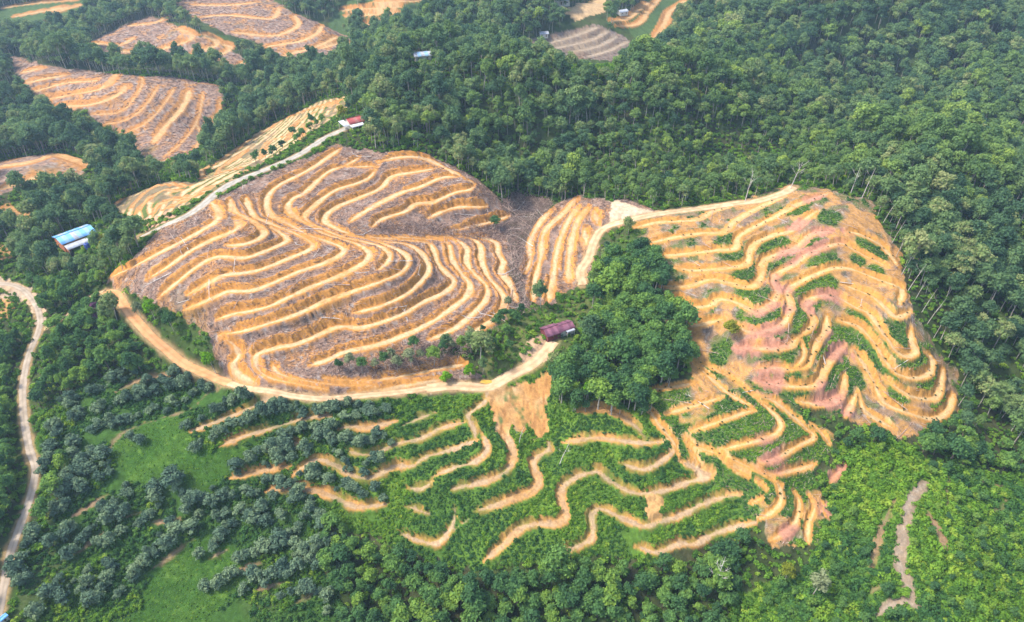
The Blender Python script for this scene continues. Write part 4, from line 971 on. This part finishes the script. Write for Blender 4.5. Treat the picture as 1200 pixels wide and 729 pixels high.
for i in range(6):
    g = np.random.default_rng(300 + i); Lg = 5 + 1.3 * i
    parts = [tube([(-Lg / 2, 0, 0), (0, .12 * g.normal(), .03), (Lg / 2, .2 * g.normal(), .05)], [.13, .10, .05], 6)]
    for q in range(3 + i % 3):
        u = Lg * (.05 + .4 * g.random()); s_ = 1 if g.random() < .5 else -1
        parts.append(tube([(u, 0, .03), (u + .7, s_ * .5, .25), (u + 1.5 + g.random(), s_ * (1 + g.random()), .3 + .5 * g.random())], [.05, .04, .02], 4))
    me = new_mesh('felled_trunk', *join(parts), True); me.materials.append(WGREY if i % 3 else DEAD); LOGS.append(me)
def logs(keys, count, seed, label, group, keepf=None, sc=(.55, 1.1)):
    X, Y, gx_, gy_ = litter(keys, 2.5, seed, keepf); g = np.random.default_rng(seed); pick = g.permutation(len(X))[:count]
    for i in pick:
        o = bpy.data.objects.new('felled_trunk', LOGS[int(g.integers(0, 6))]); COL.objects.link(o)
        yaw = g.random() * 6.283 if g.random() < .4 else math.atan2(gx_[i], -gy_[i]) + g.normal() * .4
        t = math.atan(gx_[i] * math.cos(yaw) + gy_[i] * math.sin(yaw))
        s = sc[0] + (sc[1] - sc[0]) * g.random()
        o.location = (X[i], Y[i], float(zground(X[i], Y[i])[0]) + .18); o.rotation_euler = (0, -t, yaw); o.scale = (s, s, s)
        tag(o, label, 'log', group)
logs(['LEFT'], 90, 91, 'grey felled tree trunk with branch stubs lying between the left hill terraces', 'felled trunks on the left hill')
logs(['GULLY'], 36, 92, 'bleached felled trunk lying in the littered gully between the two cleared hills', 'felled trunks in the gully', None, (.8, 1.6))
logs(['RIGHT', 'SPUR'], 45, 93, 'thin pale felled trunk lying on the orange terraces', 'felled trunks on the orange hill', None, (.5, .95))

# leaning bare trunks and single trees
def bare_tree(name, px_, py_, h, label, lean=(0, 0), r=.14, seed=1, material=DEAD, fork=5, group=None):
    g = np.random.default_rng(seed); x, y, z = at(px_, py_); z = zground(x, y)
    e = bpy.data.objects.new(name, None); COL.objects.link(e); e.location = (x[0], y[0], z[0]); tag(e, label, 'tree', group)
    lx, ly = lean
    tv = tube([(0, 0, -.5), (lx * .4, ly * .4, h * .45), (lx, ly, h)], [r * 1.2, r * .85, r * .3], 6)
    me = new_mesh('trunk', *tv, True); me.materials.append(material); link('trunk', me, parent=e)
    for q in range(fork):
        u = .45 + .5 * q / max(1, fork); a = q * 2.4 + g.random(); ln_ = h * (.12 + .22 * (1 - u) + .08 * g.random())
        b0 = Vector((lx * u, ly * u, h * u)); b1 = b0 + Vector((math.cos(a) * ln_ * .6, math.sin(a) * ln_ * .6, ln_ * .55)); b2 = b1 + Vector((math.cos(a) * ln_ * .4 + g.normal() * .2, math.sin(a) * ln_ * .4 + g.normal() * .2, ln_ * .6))
        prt = [tube([b0, b1, b2], [r * .45, r * .3, r * .12], 4)]
        for s_ in (-1, 1):
            prt.append(tube([b1, b1 + Vector((math.cos(a + s_) * ln_ * .4, math.sin(a + s_) * ln_ * .4, ln_ * .4))], [r * .25, r * .1], 4))
        bm_ = new_mesh('branch', *join(prt), True); bm_.materials.append(material); link('branch', bm_, parent=e)
bare_tree('bare_tree', 838, 690, 10, 'leafless bleached tree standing below the lowest green terrace', seed=2, fork=9, r=.2)
bare_tree('bare_tree', 926, 221, 11, 'bleached bare tree leaning on the crest of the orange hill', (2.2, 0), seed=3, fork=6)
bare_tree('bare_tree', 873, 236, 12, 'tall thin pale tree standing alone on the crest track', (.8, 0), seed=4, fork=4)
bare_tree('bare_tree', 996, 229, 11, 'thin pale bare trunk at the wood edge above the red clay', (.5, 0), seed=5, fork=2)
bare_tree('bare_tree', 1010, 232, 12, 'leaning pale bare trunk at the wood edge beside the red clay', (1.4, 0), seed=6, fork=2)
bare_tree('bare_tree', 672, 222, 8, 'broken pale trunk leaning left above the littered gully', (-2.6, 0), seed=7, fork=2)
bare_tree('bare_tree', 655, 545, 8, 'pale leaning dead tree among the green terraces below the scarp', (2.5, .5), seed=8, fork=4, r=.12)
bare_tree('bare_tree', 608, 520, 6, 'small pale dead tree at the foot of the bare scarp', (1, 0), seed=9, fork=4, r=.09)
for i, (qx, qy) in enumerate([(404,432),(432,436),(455,438),(492,432),(535,425),(560,410),(420,420),(545,405)]):
    bare_tree('brush_stem', qx, qy, 5 + i % 3, 'leafless grey stem standing in the brush strip below the left hill', ((-1) ** i * 1.6, .4), seed=20 + i, fork=4, r=.08, material=WGREY, group='stems in the brush strip')
for i, (qx, qy) in enumerate([(1050,300),(1056,322),(1064,340),(1072,352),(1080,366),(1086,380),(1094,396),(1045,285),(1034,262)]):
    bare_tree('leaning_trunk', qx, qy, 8 + i % 3, 'pale bare trunk leaning at the wood edge beside the orange terraces', (1.5 + .8 * (i % 3), .6), seed=40 + i, fork=2, r=.11, material=BARK, group='leaning trunks at the wood edge')
def lone(kind, px_, py_, s, label, leaf=None, sz=1.0, i=0, name='lone_tree'):
    x, y, z = at(px_, py_); z = zground(x, y)
    return place_tree(kind, i, x[0], y[0], z[0] - .05, s, label, None, name=name, sz=sz, crown_mat=leaf)
lone(KG, 183, 377, .85, 'lime green tree on a pale trunk beside the orange track', LEAF['lime'], 1.15, 0)
lone(KF, 165, 370, .62, 'pale sparse tree next to the lime green tree', LEAF['pale'], 1.2, 1)
lone(KF, 204, 388, .72, 'dark green tree on a thin trunk at the corner of the left terraces', LEAF['bright'], 1.1, 2)
lone(KF, 252, 434, .8, 'light green tree with pale trunk beside the broad orange ramp', LEAF['lime'], 1.1, 3)
lone(KG, 580, 268, .8, 'round green tree at the end of the upper bowl terraces', LEAF['bright'], .8, 4)
lone(KF, 482, 432, .78, 'grey green tree standing in the brush strip below the left hill', LEAF['pale'], 1, 0)
lone(KF, 509, 428, .8, 'green umbrella shaped tree standing in the brush strip', LEAF['bright'], .95, 1)
lone(KP, 523, 447, 1.0, 'lime green bush beside the stony track', LEAF['lime'], 1.1, 1, 'lone_bush')
lone(KP, 550, 441, .9, 'narrow lime green bush next to the muddy pool', LEAF['lime'], 1.5, 2, 'lone_bush')
lone(KF, 851, 400, .85, 'yellow green tree standing alone on the orange terraces', LEAF['yellow'], .9, 2)
lone(KG, 689, 470, .62, 'narrow lime green tree at the lower edge of the wooded gully', LEAF['lime'], 1.5, 3)
lone(KF, 952, 698, .95, 'tall pale crowned tree on a white trunk below the spur', LEAF['pale'], .95, 4)
lone(KF, 920, 680, .6, 'thin yellow green tree below the pink foot of the spur', LEAF['yellow'], 1.1, 5)
lone(KP, 116, 372, 1.6, 'purple leaved tree below the orange track', LEAF['purple'], 1.0, 3)
lone(KV, 128, 300, 1.5, 'yellow green tree beside the blue roofed house', LEAF['yellow'], 1.0, 3)
lone(KF, 145, 318, .95, 'tall grey green tree at the edge of the left terraces near the blue roofed house', LEAF['forest'], 1.0, 3)
lone(KF, 133, 312, .95, 'tall tree between the blue roofed house and the left terraces', LEAF['forest'], 1.0, 2)
lone(KV, 402, 142, 1.2, 'yellow flowering tree beside the red roofed house', LEAF['yellow'], 1.0, 1)
for i, (qx, qy) in enumerate([(566,392),(578,408),(592,395),(605,382),(598,410),(575,418),(612,370),(590,378),(600,372)]):
    lone(KV, qx, qy, .62 + .12 * (i % 4), 'bushy green tree between the left hill and the purple roofed house', LEAF['bright'], 1.0, i, 'hedge_tree')['group'] = 'trees left of the purple roofed house'

g = np.random.default_rng(77)
for i, (qx, qy) in enumerate([(398,436),(412,434),(425,438),(440,434),(452,432),(466,436),(478,424),(494,428),(520,420),(530,412),(541,416),(553,404),(565,400),(572,410),(486,415),(460,422),(584,388),(596,366),(560,415)]):
    lone(KF if i % 3 else KV, qx, qy, (.52 if i % 3 else .62) + .2 * g.random(), 'thin grey green sapling among the grey branches below the left hill', LEAF['pale'] if i % 2 else LEAF['bright'], 1.05, i, 'sapling')['group'] = 'saplings in the brush strip'
for i, (qx, qy) in enumerate([(372,150),(364,156),(356,163),(378,145),(349,168),(343,160),(366,148),(332,176),(321,182),(312,186),(300,190)]):
    lone(KV, qx, qy, .75 + .35 * g.random(), 'bushy green tree beside the grey ridge lane', LEAF['bright'], 1.0, i, 'lane_tree')['group'] = 'trees beside the ridge lane'

# ------------------------------------------------------------------ seedlings on the orange terraces
g = np.random.default_rng(33); V, F = [], []
for q in range(9):
    a = q * 2.4; ll = .45 + .15 * (q % 3); c_, s_ = math.cos(a), math.sin(a); o = len(V)
    V += [(-s_ * .05, c_ * .05, .1), (s_ * .05, -c_ * .05, .1), (c_ * ll * .6 + s_ * .09, s_ * ll * .6 - c_ * .09, .5), (c_ * ll * .6 - s_ * .09, s_ * ll * .6 + c_ * .09, .5), (c_ * ll, s_ * ll, .34)]
    F += [(o, o + 1, o + 2, o + 3), (o + 3, o + 2, o + 4, o + 4)]
sd = bpy.data.meshes.new('palm_seedling'); sd.from_pydata(V, [], [tuple(dict.fromkeys(f)) for f in F]); sd.update()
sd.materials.append(leaf_mat('seedling_leaves', [(0, (.018, .04, .014)), (1, (.05, .085, .025))], .15))
cnt = 0
for s in (RIGHT + SPUR):
    L = wline(s); d = np.concatenate([[0], np.cumsum(np.hypot(*np.diff(L[:, :2], axis=0).T))])
    for q in np.cumsum(1.2 + 7.5 * g.random(int(d[-1] / 4.2)) ** 1.6):
        if q > d[-1] - 1: break
        if cnt >= 300: break
        x = np.interp(q + g.normal() * .6, d, L[:, 0]) + g.normal() * .7; y = np.interp(q, d, L[:, 1]) + g.normal() * .7
        o = bpy.data.objects.new('palm_seedling', sd); COL.objects.link(o); sc_ = .4 + .5 * g.random()
        o.location = (x, y, float(zground(x, y)[0])); o.rotation_euler = (0, 0, g.random() * 6.28); o.scale = (sc_,) * 3
        tag(o, 'small dark palm seedling planted on an orange terrace', 'seedling', 'seedlings on the orange terraces'); cnt += 1

# ------------------------------------------------------------------ buildings
def sheet_mat(name, c, rough=.45):
    return noise_mat(name, tuple(v * .82 for v in c), tuple(min(1, v * 1.12) for v in c), .9, rough=rough, spec=.35)
MATS = {
 'purple': sheet_mat('purple_sheet', (.15, .055, .085)), 'purple2': sheet_mat('light_purple_sheet', (.21, .085, .12)), 'red': sheet_mat('red_sheet', (.34, .075, .07)), 'rust': sheet_mat('rusty_sheet', (.36, .14, .12)),
 'blue': sheet_mat('blue_sheet', (.16, .40, .72)), 'paleblue': sheet_mat('pale_blue_sheet', (.26, .44, .62)), 'white': sheet_mat('white_sheet', (.52, .53, .54)), 'zinc': sheet_mat('zinc_sheet', (.38, .40, .44)),
 'brick': noise_mat('orange_brick_wall', (.42, .15, .07), (.50, .20, .10), 2), 'maroon': noise_mat('maroon_boards', (.14, .035, .035), (.18, .05, .05), 2), 'cream': noise_mat('cream_render', (.55, .50, .42), (.66, .61, .52), 1.0),
 'dark': noise_mat('dark_glass', (.02, .025, .03), (.04, .045, .05), 2, rough=.15, spec=.5), 'wood': noise_mat('brown_door_wood', (.13, .07, .035), (.18, .10, .05), 3), 'deepblue': sheet_mat('deep_blue_plastic', (.03, .07, .30)),
}
def box(x0, x1, y0, y1, z0, z1):
    V = [(x, y, z) for z in (z0, z1) for y in (y0, y1) for x in (x0, x1)]
    return V, [(0, 2, 3, 1), (4, 5, 7, 6), (0, 1, 5, 4), (2, 6, 7, 3), (0, 4, 6, 2), (1, 3, 7, 5)]
def part(name, geo, m, parent):
    me = new_mesh(name, *geo); me.materials.append(m); return link(name, me, parent=parent)
def ribbed(x0, x1, ya, za, yb, zb, th=.05):
    """one corrugated roofing sheet running from the ridge (ya, za) to the eave (yb, zb)"""
    nx = max(4, int((x1 - x0) / .22)); V, F = [], []
    for i in range(nx + 1):
        x = x0 + (x1 - x0) * i / nx; o = .045 * (i % 2)
        V += [(x, ya, za + o), (x, yb, zb + o), (x, ya, za + o - th), (x, yb, zb + o - th)]
    for i in range(nx):
        a = i * 4; F += [(a, a + 1, a + 5, a + 4), (a + 2, a + 6, a + 7, a + 3), (a + 1, a + 3, a + 7, a + 5), (a, a + 4, a + 6, a + 2)]
    return V, F
def gable(parent, x0, x1, hw, eave, ridge, roofs, wall, over=.5, sheets=5, doors=True, yc=0.0):
    """walls with openings, a two-sided roof of separate sheets, ridge cap"""
    V = [(x, yc + y, z) for x in (x0, x1) for (y, z) in ((-hw, -1.2), (hw, -1.2), (hw, eave), (0, ridge - .12), (-hw, eave))]
    me = bpy.data.meshes.new('wall'); me.from_pydata(V, [], [(0, 1, 2, 3, 4), (9, 8, 7, 6, 5), (0, 4, 9, 5), (1, 6, 7, 2), (2, 7, 8, 3), (3, 8, 9, 4)]); me.update(); me.materials.append(wall); link('wall', me, parent=parent)
    sl = (ridge - eave) / hw; yo = hw + over; ze = eave - sl * over
    ws = (x1 - x0 + 2 * over) / sheets
    for i in range(sheets):
        xa = x0 - over + i * ws; lift = .012 * (i % 2)
        for sgn in (-1, 1):
            m_ = roofs[(i + (2 if sgn > 0 else 0)) % len(roofs)]
            part('roof_sheet', ribbed(xa, xa + ws + .06, yc, ridge + lift, yc + sgn * yo, ze + lift), m_, parent)
    part('ridge_cap', tube([(x0 - over, yc, ridge + .07), (x1 + over, yc, ridge + .07)], [.13, .13], 6), roofs[0], parent)
    if doors:
        nwin = max(1, int((x1 - x0) / 3.5))
        for i in range(nwin):
            xc = x0 + (x1 - x0) * (i + .5) / nwin
            for sgn in (-1, 1):
                yf = yc + sgn * hw
                if i == nwin // 2:
                    part('door', box(xc - .45, xc + .45, min(yf, yf + sgn * .06), max(yf, yf + sgn * .06), .05, 2.05), MATS['wood'], parent)
                else:
                    wn = part('window', box(xc - .55, xc + .55, min(yf, yf + sgn * .05), max(yf, yf + sgn * .05), .95, 1.95), MATS['cream'], parent)
                    part('pane', box(xc - .45, xc + .45, min(yf + sgn * .052, yf + sgn * .07), max(yf + sgn * .052, yf + sgn * .07), 1.05, 1.85), MATS['dark'], wn)
def site(name, px_, py_, rotz, label, lift=.25, cat='house'):
    x, y, z = at(px_, py_); zz = zground(x, y)[0]
    e = bpy.data.objects.new(name, None); COL.objects.link(e); e.location = (x[0], y[0], zz + lift); e.rotation_euler = (0, 0, rotz)
    return tag(e, label, cat)
h = site('farm_house', 653, 390, math.radians(28), 'long dark purple roofed farm house at the end of the pale track')
h.scale = (.82, .82, .82)
gable(h, -6.2, -.2, 3.0, 2.5, 3.9, [MATS['purple'], MATS['purple2']], MATS['maroon'])
gable(h, -.1, 6.2, 2.5, 2.3, 3.3, [MATS['purple2'], MATS['purple'], MATS['purple2'], MATS['purple2'], MATS['purple']], MATS['cream'], sheets=6)
part('porch_roof', ribbed(2.2, 6.0, -2.9, 2.05, -4.0, 1.75), MATS['zinc'], h)
for xx in (2.4, 4.1, 5.8): part('porch_post', box(xx - .06, xx + .06, -3.9, -3.78, -.8, 1.72), MATS['cream'], h)
h = site('ridge_house', 417, 147, math.radians(38), 'red and white roofed house at the top of the ridge lane')
h.scale = (.88, .88, .88)
gable(h, -4.2, 5.2, 3.1, 2.7, 4.3, [MATS['red'], MATS['red'], MATS['rust']], MATS['cream'], sheets=6)
part('lean_to_roof', ribbed(-7.8, -4.8, 3.2, 2.9, -3.4, 2.0), MATS['white'], h)
part('lean_to_roof', ribbed(-5.0, 2.0, -3.75, 2.25, -6.2, 1.7), MATS['white'], h)
for xx, yy_ in ((-7.6, -3.2), (-7.6, 3.0), (-4.8, -6.0), (1.8, -6.0), (-1.5, -6.0)): part('post', box(xx - .07, xx + .07, yy_ - .07, yy_ + .07, -1.2, 1.75), MATS['cream'], h)
h = site('hill_house', 91, 282, math.radians(50), 'blue roofed house with orange brick walls among the trees')
gable(h, -6.5, 6.0, 4.4, 2.9, 4.2, [MATS['blue'], MATS['paleblue'], MATS['blue'], MATS['zinc'], MATS['paleblue']], MATS['brick'], sheets=8)
part('lean_to_roof', ribbed(-6.6, 2.6, -5.2, 2.2, -8.4, 1.5), MATS['zinc'], h)
for xx in (-6.3, -2, 2.3): part('post', box(xx - .08, xx + .08, -8.2, -8.04, -1.2, 1.48), MATS['cream'], h)
part('side_wall', box(-6.2, -6.05, -8.0, -4.45, -1.2, 1.5), MATS['brick'], h)
part('back_room', box(6.05, 8.4, -1.5, 3.2, -1.2, 2.3), MATS['brick'], h); part('back_roof', ribbed(6.0, 8.7, 3.5, 2.75, -1.9, 2.4), MATS['zinc'], h)
t_ = site('water_tank', 103, 291, 0, 'deep blue water tank beside the brick house', .1, 'tank')
part('barrel', tube([(0, 0, -.3), (0, 0, 1.9), (0, 0, 2.15), (0, 0, 2.2)], [1.0, 1.0, .7, .02], 16), MATS['deepblue'], t_); part('lid', tube([(0, 0, 2.16), (0, 0, 2.34)], [.3, .28], 12), MATS['dark'], t_)
h = site('white_house', 495, 70, math.radians(20), 'white house with zinc roof in the wood behind the cleared hill')
h.scale = (.85, .85, .85)
gable(h, -5, 5, 3, 3, 4.6, [MATS['zinc'], MATS['paleblue']], MATS['cream'], sheets=5)
h = site('white_shed', 637, 43, math.radians(10), 'small white shed beside the grey distant terraces', cat='shed')
h.scale = (.75, .75, .75)
gable(h, -3.6, 3.6, 2.6, 2.6, 4, [MATS['zinc']], MATS['cream'], sheets=3)
h = site('white_shed', 729, 17, math.radians(35), 'white shed beside the trails on the distant green slope', cat='shed')
h.scale = (.7, .7, .7)
gable(h, -5, 5, 3, 2.6, 4.2, [MATS['zinc']], MATS['cream'], sheets=4)
h = site('long_house', 656, 5, math.radians(15), 'white roofed house above the distant bare earth patch')
gable(h, -6, 6, 3.4, 2.8, 4.4, [MATS['white'], MATS['zinc']], MATS['cream'], sheets=4)
h = site('road_hut', 6, 727, math.radians(60), 'blue roofed hut at the edge of the village road', cat='hut')
h.scale = (.5, .5, .5)
gable(h, -1.6, 1.6, 1.2, 1.9, 2.5, [MATS['blue']], MATS['cream'], sheets=2, doors=False, over=.3)
part('door', box(-.4, .4, -1.26, -1.2, 0, 1.7), MATS['wood'], h)

# ------------------------------------------------------------------ air
hz = bpy.data.materials.new('haze'); hz.use_nodes = True; ht = hz.node_tree; ht.nodes.clear()
ho = ht.nodes.new('ShaderNodeOutputMaterial'); pv_ = ht.nodes.new('ShaderNodeVolumePrincipled')
pv_.inputs['Color'].default_value = (.55, .79, 1.0, 1); pv_.inputs['Density'].default_value = .0002; pv_.inputs['Anisotropy'].default_value = .2
ht.links.new(pv_.outputs[0], ho.inputs['Volume'])
zmin, zmax = float(Z.min()) - 2, max(float(Z.max()) + 20, CAM_H + 8)
hm = new_mesh('haze', *box(-1500, 1500, -60, 1700, zmin, zmax)); hm.materials.append(hz)
tag(link('haze', hm), 'thin bluish haze over the hills', kind='stuff')
